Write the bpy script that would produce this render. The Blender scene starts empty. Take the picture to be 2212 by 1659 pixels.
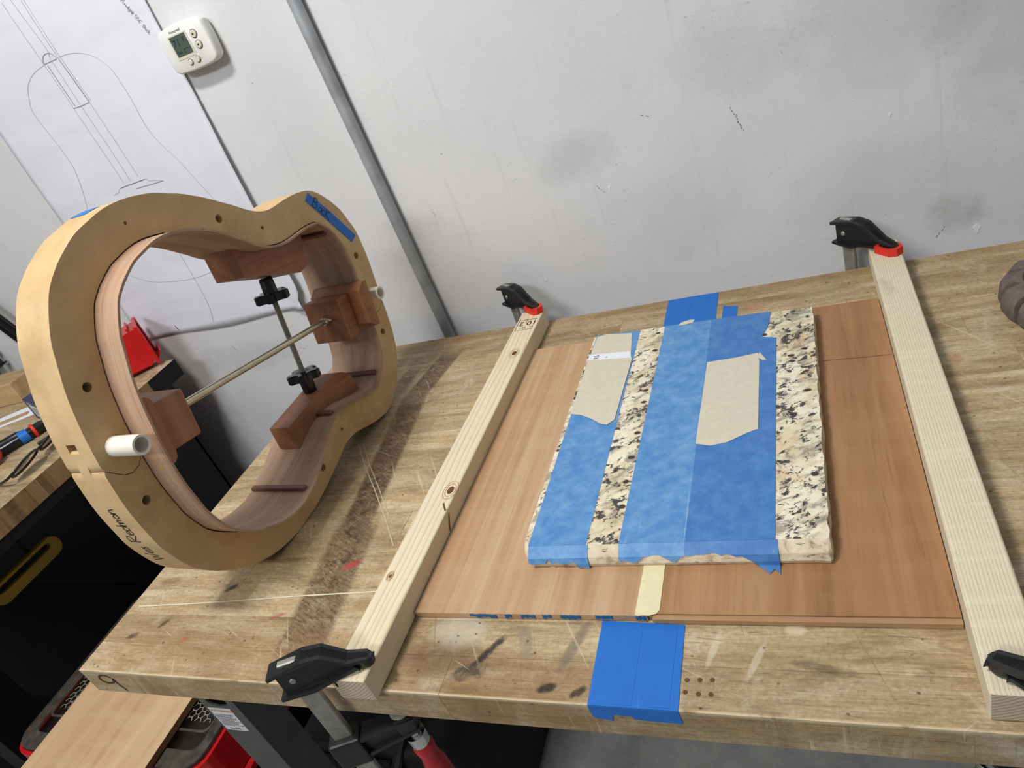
import bpy, bmesh, math, random
from mathutils import Matrix, Vector
from mathutils.geometry import tessellate_polygon
PI = math.pi
rng = random.Random(7)
scene = bpy.context.scene
C = scene.collection

# ------------------------------------------------------------------ camera
cam = bpy.data.objects.new('camera', bpy.data.cameras.new('camera'))
C.objects.link(cam)
cam.data.sensor_width = 36.0
cam.data.lens = 24.934
cam.data.clip_start = 0.02
cam.matrix_world = Matrix(((0.905282, 0.119525, 0.407649, 0.944894),
                           (0.2709, 0.576742, -0.770702, -0.348632),
                           (-0.327227, 0.808135, 0.489735, 0.576478),
                           (0, 0, 0, 1)))
scene.camera = cam
# ------------------------------------------------------------------ world, lamps, exposure
world = bpy.data.worlds.new('room_light'); scene.world = world
world.use_nodes = True
world.node_tree.nodes['Background'].inputs[0].default_value = (0.90, 0.95, 1.0, 1)
world.node_tree.nodes['Background'].inputs[1].default_value = 0.20
def area(name, loc, target, sx, sy, power, color):
    l = bpy.data.lights.new(name, 'AREA'); l.shape = 'RECTANGLE'; l.size = sx; l.size_y = sy
    l.energy = power; l.color = color
    o = bpy.data.objects.new(name, l); C.objects.link(o)
    o.location = loc
    o.rotation_euler = (Vector(target) - Vector(loc)).to_track_quat('-Z', 'Y').to_euler()
    return o
area('ceiling_lamp', (0.10, -0.22, 1.85), (0.30, 0.40, 0.1), 0.40, 0.16, 25, (1.0, 0.98, 0.95))
area('rear_ceiling_lamp', (-0.10, -2.3, 2.15), (0.5, 0.8, 0.1), 1.2, 0.35, 44, (0.97, 0.985, 1.0))
area('far_ceiling_lamp', (-1.7, -1.2, 2.1), (-0.3, 0.8, 0.3), 1.2, 0.3, 4, (0.95, 0.975, 1.0))
vs = scene.view_settings
vs.view_transform = 'Standard'; vs.look = 'None'; vs.gamma = 1.0; vs.use_curve_mapping = False
vs.exposure = 0.0

# ------------------------------------------------------------------ material helpers
def lin(r, g, b):
    f = lambda c: (c / 255 / 12.92) if c / 255 <= 0.04045 else ((c / 255 + 0.055) / 1.055) ** 2.4
    return (f(r), f(g), f(b), 1.0)
class T:
    def __init__(self, name):
        self.m = bpy.data.materials.new(name); self.m.use_nodes = True
        self.t = self.m.node_tree; self.b = self.t.nodes['Principled BSDF']
    def n(self, kind, ins=None, **props):
        nd = self.t.nodes.new(kind)
        for k, v in props.items(): setattr(nd, k, v)
        for k, v in (ins or {}).items(): self.put(nd.inputs[k], v)
        return nd
    def put(self, sock, v):
        if isinstance(v, bpy.types.NodeSocket): self.t.links.new(v, sock)
        else: sock.default_value = v
    def coord(self, kind='Object', scale=(1, 1, 1), loc=(0, 0, 0), rot=(0, 0, 0)):
        if kind == 'Position': s = self.n('ShaderNodeNewGeometry').outputs['Position']
        else: s = self.n('ShaderNodeTexCoord').outputs[kind]
        return self.n('ShaderNodeMapping', {'Vector': s, 'Scale': scale, 'Location': loc, 'Rotation': rot}).outputs[0]
    def noise(self, vec, scale, detail=4, rough=0.55, dist=0.0):
        return self.n('ShaderNodeTexNoise', {'Vector': vec, 'Scale': scale, 'Detail': detail, 'Roughness': rough, 'Distortion': dist}).outputs[0]
    def ramp(self, fac, stops, interp='LINEAR'):
        r = self.n('ShaderNodeValToRGB', {'Fac': fac}); cr = r.color_ramp; cr.interpolation = interp
        while len(cr.elements) < len(stops): cr.elements.new(0.5)
        for e, (p, c) in zip(cr.elements, stops):
            e.position = p; e.color = c if len(c) == 4 else (c[0], c[1], c[2], 1)
        return r.outputs[0]
    def mask(self, fac, lo, hi):
        return self.n('ShaderNodeMapRange', {'Value': fac, 'From Min': lo, 'From Max': hi, 'To Min': 0.0, 'To Max': 1.0}, clamp=True).outputs[0]
    def mix(self, fac, a, b, mode='MIX'):
        nd = self.n('ShaderNodeMix', data_type='RGBA', blend_type=mode)
        self.put(nd.inputs[0], fac); self.put(nd.inputs[6], a); self.put(nd.inputs[7], b)
        return nd.outputs[2]
    def math(self, op, a, b=0.0):
        nd = self.n('ShaderNodeMath', operation=op); self.put(nd.inputs[0], a); self.put(nd.inputs[1], b)
        return nd.outputs[0]
    def bump(self, h, strength, dist=0.001):
        o = self.n('ShaderNodeBump', {'Height': h, 'Strength': strength, 'Distance': dist}).outputs[0]
        self.t.links.new(o, self.b.inputs['Normal'])
    def done(self, color, rough=0.6, metal=0.0, spec=0.4):
        self.put(self.b.inputs['Base Color'], color); self.put(self.b.inputs['Roughness'], rough)
        self.put(self.b.inputs['Metallic'], metal); self.put(self.b.inputs['Specular IOR Level'], spec)
        return self.m
M = {}
def plain(name, rgb, rough=0.5, metal=0.0, spec=0.4, var=0.12, scale=40):
    t = T(name); v = t.coord('Object'); nz = t.noise(v, scale, 5)
    c = lin(*rgb); d = tuple(x * (1 - var) for x in c[:3]) + (1,); e = tuple(min(1, x * (1 + var)) for x in c[:3]) + (1,)
    col = t.ramp(nz, [(0.3, d), (0.7, e)])
    t.bump(nz, 0.06, 0.0008)
    M[name] = t.done(col, rough, metal, spec); return M[name]
def wood(name, dark, mid, light, axis, grain=1.0, rough=0.6, pore=0.3, porecol=None, kind='Object', band=0.35, spec=0.3, tone=0.0, streak=26):
    """axis: 0/1/2 the direction the fibres run in"""
    t = T(name)
    s1 = [streak * grain] * 3; s1[axis] = 1.6 * grain
    s2 = [260 * grain] * 3; s2[axis] = 9 * grain
    s3 = [6 * grain] * 3; s3[axis] = 40 * grain
    a = t.noise(t.coord(kind, tuple(s1)), 1.0, 6, 0.6, 0.6)
    p = t.noise(t.coord(kind, tuple(s2)), 1.0, 3, 0.7)
    b = t.noise(t.coord(kind, tuple(s3)), 1.0, 3, 0.5)
    col = t.ramp(a, [(0.3, lin(*dark)), (0.5, lin(*mid)), (0.72, lin(*light))])
    col = t.mix(t.math('MULTIPLY', t.mask(b, 0.45, 0.75), band), col, lin(*light))
    pc = porecol or tuple(int(x * 0.55) for x in dark)
    col = t.mix(t.math('MULTIPLY', t.mask(p, 0.56, 0.70), pore), col, lin(*pc))
    if tone:
        r = t.n('ShaderNodeObjectInfo').outputs['Random']
        col = t.mix(1.0, col, t.ramp(r, [(0.0, (1 - tone, 1 - tone, 1 - tone * 1.1)), (1.0, (1 + tone * 0.6,) * 3)]), 'MULTIPLY')
    t.bump(p, 0.25, 0.0006)
    M[name] = t.done(col, rough, 0.0, spec); return M[name]

wood('mahogany', (124, 80, 56), (148, 100, 70), (170, 122, 90), 0, 1.0, 0.5, 0.35, (70, 36, 24))
wood('mahogany_end', (128, 84, 58), (152, 104, 74), (174, 126, 94), 1, 1.0, 0.5, 0.35, (70, 36, 24))
wood('side_veneer', (152, 120, 98), (180, 148, 122), (202, 172, 146), 0, 1.0, 0.6, 0.55, (104, 74, 58), 'UV', 0.1)
wood('rosewood', (96, 60, 50), (116, 76, 64), (134, 92, 78), 2, 1.5, 0.5)
wood('pale_wood', (150, 122, 84), (178, 150, 108), (198, 172, 130), 0, 1.0, 0.6)
wood('plank_wood', (182, 146, 110), (200, 164, 126), (212, 180, 146), 1, 0.8, 0.6, 0.12, None, 'Object', 0.5)
wood('plate_light', (166, 128, 94), (182, 146, 110), (196, 168, 136), 1, 1.0, 0.55, 0.12, None, 'Object', 0.3, 0.3, 0, 60)
wood('plate_dark', (142, 102, 68), (160, 119, 82), (176, 138, 100), 1, 1.0, 0.55, 0.4, (122, 80, 50), 'Object', 0.25, 0.3, 0, 30)
wood('shim_wood', (150, 116, 84), (170, 134, 98), (184, 150, 114), 0, 1.2, 0.6, 0.1)
wood('bench_end', (92, 70, 44), (134, 106, 70), (160, 132, 92), 2, 1.6, 0.65, 0.3)

def pine():
    # straight softwood rings along y, wandering a little; tight rings on the sides
    t = T('pine')
    g = t.coord('Object')
    w = t.noise(t.coord('Object', (16, 2.0, 16)), 1.0, 3, 0.5)
    sep = t.n('ShaderNodeSeparateXYZ', {'Vector': g})
    d = t.math('ADD', t.math('MULTIPLY', sep.outputs[0], 105.0), t.math('MULTIPLY', sep.outputs[2], 330.0))
    d = t.math('ADD', d, t.math('MULTIPLY', w, 4.6))
    ring = t.math('FRACT', d)
    col = t.ramp(ring, [(0.0, lin(224, 212, 184)), (0.66, lin(220, 206, 177)), (0.90, lin(203, 180, 142)), (1.0, lin(222, 209, 181))])
    f = t.noise(t.coord('Object', (420, 12, 420)), 1.0, 3, 0.6)
    col = t.mix(t.math('MULTIPLY', t.mask(f, 0.55, 0.75), 0.16), col, lin(176, 144, 104))
    sp = t.noise(t.coord('Object', (1, 0.3, 1)), 26, 4)
    col = t.mix(t.math('MULTIPLY', t.mask(sp, 0.55, 0.8), 0.22), col, lin(186, 158, 120))
    t.bump(f, 0.15, 0.0004)
    M['pine'] = t.done(col, 0.6, 0, 0.3)
    t = T('pale_pine')
    sep = t.n('ShaderNodeSeparateXYZ', {'Vector': t.coord('Object')})
    wv = t.noise(t.coord('Object', (30, 2.0, 30)), 1.0, 3)
    ring = t.math('FRACT', t.math('ADD', t.math('ADD', t.math('MULTIPLY', sep.outputs[0], 330.0), t.math('MULTIPLY', sep.outputs[2], 210.0)), t.math('MULTIPLY', wv, 3.0)))
    fine = t.noise(t.coord('Object', (620, 30, 620)), 1.0, 3)
    cross = t.noise(t.coord('Object', (14, 170, 14)), 1.0, 2)
    big = t.noise(t.coord('Object', (34, 7, 34)), 1.0, 4)
    col = t.ramp(ring, [(0.0, lin(222, 213, 189)), (0.55, lin(218, 207, 181)), (0.82, lin(198, 182, 150)), (1.0, lin(220, 211, 187))])
    col = t.mix(t.math('MULTIPLY', t.mask(fine, 0.5, 0.75), 0.22), col, lin(184, 164, 130))
    col = t.mix(t.math('MULTIPLY', t.mask(cross, 0.55, 0.7), 0.30), col, lin(234, 224, 198))
    col = t.mix(t.math('MULTIPLY', t.mask(big, 0.62, 0.74), 0.45), col, lin(164, 154, 134))
    t.bump(t.math('ADD', fine, cross), 0.3, 0.0005)
    M['pale_pine'] = t.done(col, 0.65, 0, 0.3)
    t = T('pine_end')
    g = t.coord('Object'); s = t.n('ShaderNodeSeparateXYZ', {'Vector': g})
    rad = t.math('SQRT', t.math('ADD', t.math('POWER', t.math('ADD', s.outputs[0], 0.05), 2.0), t.math('POWER', t.math('SUBTRACT', s.outputs[2], 0.10), 2.0)))
    ring = t.math('FRACT', t.math('ADD', t.math('MULTIPLY', rad, 300.0), t.math('MULTIPLY', t.noise(g, 90, 2), 0.5)))
    col = t.ramp(ring, [(0.0, lin(196, 180, 156)), (0.6, lin(182, 166, 142)), (0.9, lin(138, 120, 100)), (1.0, lin(190, 174, 150))])
    t.bump(ring, 0.3, 0.0006)
    M['pine_end'] = t.done(col, 0.75, 0, 0.2)
pine()

def mdf():
    t = T('mdf'); v = t.coord('Object')
    a = t.noise(v, 22, 6, 0.6); b = t.noise(v, 900, 2)
    blot = t.noise(t.coord('Object', (1, 1, 1), (3, 1, 2)), 9, 5, 0.6)
    col = t.ramp(a, [(0.3, lin(188, 157, 112)), (0.7, lin(208, 179, 134))])
    col = t.mix(t.math('MULTIPLY', t.mask(blot, 0.53, 0.70), 0.38), col, lin(142, 106, 64))
    col = t.mix(t.math('MULTIPLY', b, 0.18), col, lin(232, 204, 158))
    t.bump(b, 0.15, 0.0004)
    M['mdf'] = t.done(col, 0.7, 0, 0.25)
mdf()

def granite():
    t = T('granite')
    def diag(sc, loc=(0, 0, 0)):   # long axis of the grains runs across the slab
        q = t.coord('Object', (1, 1, 1), loc, (0, 0, -0.62))
        return t.n('ShaderNodeMapping', {'Vector': q, 'Scale': sc}).outputs[0]
    v = diag((0.75, 1, 1))
    a = t.noise(v, 30, 7, 0.65, 0.6)
    col = t.ramp(a, [(0.26, lin(150, 136, 112)), (0.40, lin(212, 198, 164)), (0.56, lin(234, 226, 202)), (0.75, lin(222, 210, 182))])
    g = t.noise(diag((0.7, 1.2, 1), (3, 1, 0)), 46, 7, 0.68, 0.8)
    col = t.mix(t.math('MULTIPLY', t.mask(g, 0.50, 0.60), 0.75), col, lin(128, 120, 108))
    yl = t.noise(v, 21, 4, 0.5)
    col = t.mix(t.math('MULTIPLY', t.mask(yl, 0.58, 0.70), 0.45), col, lin(204, 166, 108))
    k = t.noise(diag((0.8, 1.15, 1), (5, 2, 1)), 112, 7, 0.72, 0.5)
    km = t.noise(diag((0.8, 1, 1), (1, 8, 0)), 36, 4, 0.6)
    thr = t.math('ADD', k, t.math('MULTIPLY', km, 0.46))
    col = t.mix(t.math('MULTIPLY', t.mask(thr, 0.780, 0.815), 0.95), col, lin(34, 32, 34))
    k2 = t.noise(diag((0.7, 1.0, 1), (9, 4, 2)), 190, 3, 0.6, 0.6)
    col = t.mix(t.math('MULTIPLY', t.mask(k2, 0.66, 0.70), 0.85), col, lin(52, 46, 44))
    vo = t.n('ShaderNodeTexVoronoi', {'Vector': t.coord('Object', (1, 1.3, 1), (2, 7, 0)), 'Scale': 58.0, 'Randomness': 1.0})
    sel_ = t.math('GREATER_THAN', t.n('ShaderNodeSeparateColor', {'Color': vo.outputs['Color']}).outputs[0], 0.84)
    wob = t.math('ADD', vo.outputs['Distance'], t.math('MULTIPLY', t.noise(v, 150, 3), 0.22))
    spot = t.math('MULTIPLY', sel_, t.mask(wob, 0.42, 0.34))
    col = t.mix(spot, col, lin(58, 38, 32))
    M['granite'] = t.done(col, t.math('ADD', 0.25, t.math('MULTIPLY', a, 0.25)), 0, 0.5)
    t = T('granite_edge'); v = t.coord('Object')
    a = t.noise(v, 60, 6, 0.6, 0.5)
    col = t.ramp(a, [(0.28, lin(120, 108, 92)), (0.42, lin(204, 188, 160)), (0.7, lin(226, 214, 190))])
    kk = t.noise(t.coord('Object', (0.6, 1, 1.4)), 120, 5, 0.66, 0.6)
    col = t.mix(t.math('MULTIPLY', t.mask(kk, 0.60, 0.66), 0.8), col, lin(66, 58, 54))
    t.bump(t.noise(v, 160, 5), 0.7, 0.002)
    M['granite_edge'] = t.done(col, 0.7, 0, 0.3)
granite()

def tape(name, base, worn, amount, streak):
    t = T(name); v = t.coord('Object')
    a = t.noise(v, 45, 7, 0.7); b = t.noise(t.coord('Object', (240, 4, 240)), 1.0, 3); c = t.noise(v, 500, 2)
    col = t.mix(t.math('MULTIPLY', t.mask(a, 0.40, 0.72), amount), lin(*base), lin(*worn))
    col = t.mix(t.math('MULTIPLY', t.mask(b, 0.68, 0.74), streak), col, lin(168, 190, 214))
    col = t.mix(t.math('MULTIPLY', t.mask(a, 0.70, 0.80), amount * 0.8), col, lin(190, 200, 212))
    t.bump(c, 0.12, 0.0003)
    M[name] = t.done(col, 0.5, 0, 0.35)
tape('tape_fresh', (26, 104, 190), (40, 120, 204), 0.4, 0.10)
tape('tape_worn', (74, 132, 190), (126, 168, 206), 0.80, 0.45)
tape('tape_mid', (60, 112, 178), (96, 146, 196), 0.65, 0.45)
tape('tape_dark', (26, 92, 140), (36, 104, 150), 0.4, 0.0)

def concrete_wall():
    t = T('painted_wall'); v = t.coord('Object')
    a = t.noise(v, 2.2, 5, 0.55); b = t.noise(v, 7, 6, 0.65, 0.4); c = t.noise(v, 260, 2)
    col = t.ramp(a, [(0.3, lin(204, 205, 207)), (0.7, lin(219, 219, 219))])
    col = t.mix(t.math('MULTIPLY', t.mask(b, 0.57, 0.75), 0.22), col, lin(168, 167, 165))
    s = t.n('ShaderNodeSeparateXYZ', {'Vector': v})
    def blob(cx, cz, rx, rz, amt, rgb, sc=14):
        nonlocal col
        dx = t.math('DIVIDE', t.math('SUBTRACT', s.outputs[0], cx), rx)
        dz = t.math('DIVIDE', t.math('SUBTRACT', s.outputs[2], cz), rz)
        d = t.math('ADD', t.math('MULTIPLY', dx, dx), t.math('MULTIPLY', dz, dz))
        m = t.mask(t.math('ADD', d, t.math('MULTIPLY', t.noise(v, sc, 5, 0.65), 1.6)), 1.75, 0.75)
        col = t.mix(t.math('MULTIPLY', m, amt), col, lin(*rgb))
    blob(1.06, 0.33, 0.15, 0.10, 0.24, (140, 136, 132))
    blob(1.20, 0.38, 0.10, 0.24, 0.30, (128, 124, 120))
    blob(0.60, 0.26, 0.09, 0.05, 0.26, (150, 148, 146))
    blob(0.88, 0.36, 0.14, 0.08, 0.22, (150, 147, 143))
    blob(1.15, 0.03, 0.05, 0.04, 0.35, (124, 118, 110), 40)
    blob(1.05, 0.10, 0.16, 0.08, 0.18, (150, 150, 150))
    blob(0.70, 0.12, 0.20, 0.10, 0.16, (156, 156, 156))
    blob(-0.33, 0.0, 0.2, 0.05, 0.22, (130, 126, 124), 20)
    blob(0.1, 0.50, 0.1, 0.3, 0.12, (160, 160, 158))
    drip = t.noise(t.coord('Object', (60, 1, 3)), 1.0, 4, 0.6)
    col = t.mix(t.math('MULTIPLY', t.mask(drip, 0.62, 0.75), 0.16), col, lin(140, 138, 134))
    where = t.noise(v, 9, 4, 0.6)
    fl = t.math('ADD', t.noise(v, 170, 3, 0.6), t.math('MULTIPLY', where, 0.30))
    col = t.mix(t.math('MULTIPLY', t.mask(fl, 0.86, 0.92), 0.55), col, lin(104, 100, 98))
    fl2 = t.math('ADD', t.noise(t.coord('Object', (60, 1, 150), (4, 0, 2)), 1.0, 3, 0.6), t.math('MULTIPLY', where, 0.25))
    col = t.mix(t.math('MULTIPLY', t.mask(fl2, 0.83, 0.90), 0.35), col, lin(130, 126, 122))
    gr_ = t.noise(v, 420, 2)
    col = t.mix(t.math('MULTIPLY', t.mask(gr_, 0.55, 0.8), 0.25), col, lin(160, 160, 162))
    t.bump(t.math('ADD', c, t.math('MULTIPLY', t.noise(v, 60, 4), 1.5)), 0.18, 0.001)
    M['painted_wall'] = t.done(col, 0.55, 0, 0.3)
    t = T('concrete_floor'); v = t.coord('Object')
    a = t.noise(v, 9, 7, 0.65); b = t.noise(v, 140, 3)
    col = t.ramp(a, [(0.3, lin(146, 145, 142)), (0.7, lin(190, 188, 184))])
    col = t.mix(t.math('MULTIPLY', b, 0.3), col, lin(104, 102, 98))
    t.bump(b, 0.3, 0.001)
    M['concrete_floor'] = t.done(col, 0.6, 0, 0.3)
concrete_wall()

def bench_top():
    # maple staves, one tone for each (object random), and the stains that run across them (world position)
    t = T('bench_maple')
    pos = t.coord('Position')
    rnd = t.n('ShaderNodeObjectInfo').outputs['Random']
    off = t.n('ShaderNodeCombineXYZ', {'X': t.math('MULTIPLY', rnd, 37.0), 'Y': t.math('MULTIPLY', rnd, 11.0), 'Z': 0.0}).outputs[0]
    add = t.n('ShaderNodeVectorMath', {0: pos, 1: off}, operation='ADD').outputs[0]
    def mp(v, sc): return t.n('ShaderNodeMapping', {'Vector': v, 'Scale': sc}).outputs[0]
    g1 = t.noise(mp(add, (5, 34, 34)), 1.0, 6, 0.62, 0.9)
    g2 = t.noise(mp(add, (20, 330, 330)), 1.0, 3, 0.65)
    col = t.ramp(g1, [(0.28, lin(150, 128, 94)), (0.5, lin(184, 163, 128)), (0.72, lin(206, 190, 160))])
    col = t.mix(t.math('MULTIPLY', t.mask(g2, 0.52, 0.72), 0.35), col, lin(128, 98, 62))
    col = t.mix(1.0, col, t.ramp(rnd, [(0.0, (0.80, 0.77, 0.72)), (0.5, (0.96, 0.95, 0.93)), (1.0, (1.08, 1.08, 1.06))]), 'MULTIPLY')
    d1 = t.noise(mp(pos, (1, 1, 1)), 7, 6, 0.65, 0.5)
    col = t.mix(t.math('MULTIPLY', t.mask(d1, 0.50, 0.68), 0.38), col, lin(130, 108, 80))
    d2 = t.noise(mp(pos, (14, 40, 1)), 1.0, 6, 0.7, 0.8)
    col = t.mix(t.math('MULTIPLY', t.mask(d2, 0.54, 0.70), 0.42), col, lin(108, 84, 58))
    d3 = t.noise(mp(pos, (60, 190, 1)), 1.0, 4, 0.7, 0.5)
    col = t.mix(t.math('MULTIPLY', t.mask(d3, 0.62, 0.72), 0.55), col, lin(92, 68, 46))
    w1 = t.noise(mp(pos, (1.4, 0.8, 1)), 11, 6, 0.7, 0.6)
    col = t.mix(t.math('MULTIPLY', t.mask(w1, 0.55, 0.68), 0.45), col, lin(204, 194, 174))
    fine = t.noise(mp(pos, (1, 1, 1)), 210, 6, 0.75)
    col = t.mix(0.85, col, t.ramp(fine, [(0.34, (0.74, 0.71, 0.66)), (0.5, (0.98, 0.98, 0.97)), (0.64, (1.16, 1.16, 1.15))]), 'MULTIPLY')
    fib = t.noise(mp(add, (34, 560, 560)), 1.0, 4, 0.7)
    col = t.mix(0.8, col, t.ramp(fib, [(0.36, (0.78, 0.75, 0.70)), (0.52, (1.0, 1.0, 1.0)), (0.66, (1.12, 1.12, 1.11))]), 'MULTIPLY')
    s = t.n('ShaderNodeSeparateXYZ', {'Vector': pos}); X, Y = s.outputs[0], s.outputs[1]
    rough_n = t.noise(mp(pos, (1, 1, 1)), 70, 6, 0.7, 0.5)
    med_n = t.noise(mp(pos, (1, 1, 1)), 24, 5, 0.65, 0.4)
    # grey glue and dirt streaks running across the staves towards the wall
    def band(x0, y0, x1, y1, half, amt, rgb, nz, edge=0.25, thr=0.42, soft=(0.1, 0.18)):
        nonlocal col
        L = math.hypot(x1 - x0, y1 - y0); ux, uy = (x1 - x0) / L, (y1 - y0) / L
        px = t.math('SUBTRACT', X, x0); py = t.math('SUBTRACT', Y, y0)
        al = t.math('ADD', t.math('MULTIPLY', px, ux), t.math('MULTIPLY', py, uy))
        ac = t.math('ABSOLUTE', t.math('SUBTRACT', t.math('MULTIPLY', px, uy), t.math('MULTIPLY', py, ux)))
        m = t.mask(ac, half * (1 + edge), half * (1 - edge))
        m = t.math('MULTIPLY', m, t.math('MULTIPLY', t.mask(al, -0.02, 0.03), t.mask(al, L + 0.02, L - 0.03)))
        m = t.math('MULTIPLY', m, t.mask(nz, thr - soft[0], thr + soft[1]))
        col = t.mix(t.math('MULTIPLY', m, amt), col, lin(*rgb))
    def ell(cx, cy, rx, ry, rot, amt, rgb, nz, w=1.1):
        nonlocal col
        c_, s_ = math.cos(rot), math.sin(rot)
        px = t.math('SUBTRACT', X, cx); py = t.math('SUBTRACT', Y, cy)
        a = t.math('DIVIDE', t.math('ADD', t.math('MULTIPLY', px, c_), t.math('MULTIPLY', py, s_)), rx)
        b = t.math('DIVIDE', t.math('SUBTRACT', t.math('MULTIPLY', py, c_), t.math('MULTIPLY', px, s_)), ry)
        d = t.math('ADD', t.math('MULTIPLY', a, a), t.math('MULTIPLY', b, b))
        m = t.mask(t.math('ADD', d, t.math('MULTIPLY', nz, w)), 0.6 + w * 0.62, 0.25 + w * 0.45)
        col = t.mix(t.math('MULTIPLY', m, amt), col, lin(*rgb))
    chip_n = t.noise(mp(t.n('ShaderNodeMapping', {'Vector': pos, 'Rotation': (0, 0, 0.5)}).outputs[0], (60, 300, 1)), 1.0, 6, 0.75, 0.6)
    S_ = (0.07, 0.10)
    band(0.345, 0.03, 0.318, 0.26, 0.034, 0.72, (116, 92, 68), med_n, 0.12, 0.34)
    band(0.318, 0.24, 0.275, 0.56, 0.025, 0.75, (112, 88, 66), med_n, 0.12, 0.34)
    band(0.275, 0.56, 0.298, 0.70, 0.023, 0.75, (108, 84, 62), med_n, 0.10, 0.36)
    band(0.345, 0.03, 0.318, 0.26, 0.034, 0.75, (78, 58, 44), chip_n, 0.2, 0.50, S_)
    band(0.318, 0.24, 0.275, 0.56, 0.024, 0.75, (74, 56, 44), chip_n, 0.2, 0.49, S_)
    band(0.275, 0.56, 0.298, 0.70, 0.022, 0.75, (76, 58, 44), chip_n, 0.15, 0.48, S_)
    band(0.335, 0.10, 0.300, 0.38, 0.020, 0.80, (52, 40, 32), rough_n, 0.3, 0.55, S_)
    band(0.225, 0.59, 0.232, 0.665, 0.016, 0.75, (92, 72, 56), chip_n, 0.15, 0.46, S_)
    band(0.212, 0.33, 0.24, 0.54, 0.03, 0.30, (124, 98, 70), med_n, 0.3, 0.4)
    # darkened strip along the front edge and the wall edge
    band(0.45, 0.022, 0.72, 0.018, 0.030, 0.50, (124, 88, 48), med_n, 0.5, 0.42)
    band(0.0, 0.03, 0.42, 0.03, 0.035, 0.45, (138, 100, 58), med_n, 0.5, 0.44)
    band(0.18, 0.75, 1.4, 0.752, 0.014, 0.40, (140, 108, 70), med_n, 0.4, 0.35)
    ell(0.535, 0.045, 0.06, 0.035, 0.2, 0.60, (92, 64, 36), med_n)
    ell(0.545, 0.075, 0.05, 0.03, 0, 0.55, (196, 188, 170), med_n)
    # black burns and ink
    ell(0.590, 0.052, 0.036, 0.006, 0.95, 0.90, (34, 28, 34), rough_n, 2.2)
    ell(0.578, 0.028, 0.028, 0.012, 0.3, 0.80, (48, 36, 32), rough_n, 2.6)
    ell(0.682, 0.062, 0.045, 0.009, 1.25, 0.60, (104, 96, 88), med_n, 0.7)
    ell(0.628, 0.066, 0.030, 0.010, 1.9, 0.50, (128, 120, 110), med_n, 0.6)
    ell(0.664, 0.0145, 0.014, 0.006, 0.3, 0.90, (36, 28, 24), rough_n, 2.2)
    ell(0.697, 0.0125, 0.012, 0.005, 0.6, 0.85, (40, 30, 26), rough_n, 2.2)
    ell(0.1666, 0.1355, 0.014, 0.006, 0.6, 0.85, (40, 38, 46), rough_n, 1.8)
    ell(0.91, 0.048, 0.035, 0.006, -0.15, 0.45, (66, 52, 38), rough_n, 2.2)
    ell(0.05, 0.055, 0.012, 0.006, 0.4, 0.8, (70, 48, 32), rough_n, 2.2)
    ell(0.09, 0.075, 0.012, 0.005, 0.8, 0.7, (60, 44, 34), rough_n, 2.2)
    ell(0.04, 0.148, 0.028, 0.010, 0.2, 0.5, (120, 84, 50), med_n, 0.8)
    ell(0.52, 0.70, 0.045, 0.012, 0.1, 0.6, (110, 84, 58), rough_n, 2.2)
    # red paint and pale scuffs
    ell(0.349, 0.173, 0.020, 0.010, 0.5, 0.75, (168, 66, 58), med_n, 0.9)
    ell(0.279, 0.091, 0.018, 0.004, 0.4, 0.55, (158, 74, 62), med_n, 0.8)
    ell(0.15, 0.053, 0.010, 0.006, 0.6, 0.55, (170, 84, 72), med_n, 0.8)
    ell(0.849, 0.692, 0.022, 0.009, 0.0, 0.45, (186, 92, 82), med_n, 0.8)
    ell(1.086, 0.483, 0.012, 0.016, 0.0, 0.40, (160, 84, 60), med_n, 0.8)
    ell(0.889, 0.086, 0.013, 0.008, 0, 0.6, (214, 200, 170), med_n, 0.6)
    ell(0.818, 0.064, 0.030, 0.005, 1.3, 0.45, (216, 204, 180), med_n, 0.6)
    ell(0.855, 0.052, 0.030, 0.005, 1.2, 0.40, (216, 204, 180), med_n, 0.6)
    # small pits
    pit = t.n('ShaderNodeTexVoronoi', {'Vector': mp(pos, (1, 1.2, 1)), 'Scale': 95.0})
    pm = t.math('MULTIPLY', t.math('GREATER_THAN', t.n('ShaderNodeSeparateColor', {'Color': pit.outputs['Color']}).outputs[0], 0.86), t.mask(pit.outputs['Distance'], 0.20, 0.10))
    col = t.mix(t.math('MULTIPLY', pm, 0.75), col, lin(58, 42, 30))
    sc = t.noise(mp(t.n('ShaderNodeMapping', {'Vector': pos, 'Rotation': (0, 0, 1.0)}).outputs[0], (5, 150, 5)), 1.0, 2)
    col = t.mix(t.math('MULTIPLY', t.mask(sc, 0.68, 0.73), 0.4), col, lin(218, 200, 166))
    sc2 = t.noise(mp(t.n('ShaderNodeMapping', {'Vector': pos, 'Rotation': (0, 0, -0.35)}).outputs[0], (170, 5, 5)), 1.0, 2)
    col = t.mix(t.math('MULTIPLY', t.mask(sc2, 0.69, 0.74), 0.35), col, lin(104, 80, 54))
    for (ang, sc_, lo, amt, rgb) in ((0.45, (9, 420, 9), 0.70, 0.5, (214, 198, 168)), (-0.7, (10, 460, 10), 0.71, 0.45, (212, 196, 166)), (1.25, (8, 400, 8), 0.71, 0.40, (98, 74, 52)), (0.1, (11, 300, 11), 0.70, 0.45, (88, 64, 42))):
        rr_ = t.noise(mp(t.n('ShaderNodeMapping', {'Vector': pos, 'Rotation': (0, 0, ang)}).outputs[0], sc_), 1.0, 2, 0.5, 0.3)
        col = t.mix(t.math('MULTIPLY', t.mask(rr_, lo, lo + 0.03), amt), col, lin(*rgb))
    # the front arris is worn pale
    arris = t.math('MULTIPLY', t.mask(Y, 0.0030, 0.0004), t.mask(s.outputs[2], -0.005, -0.0008))
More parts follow.
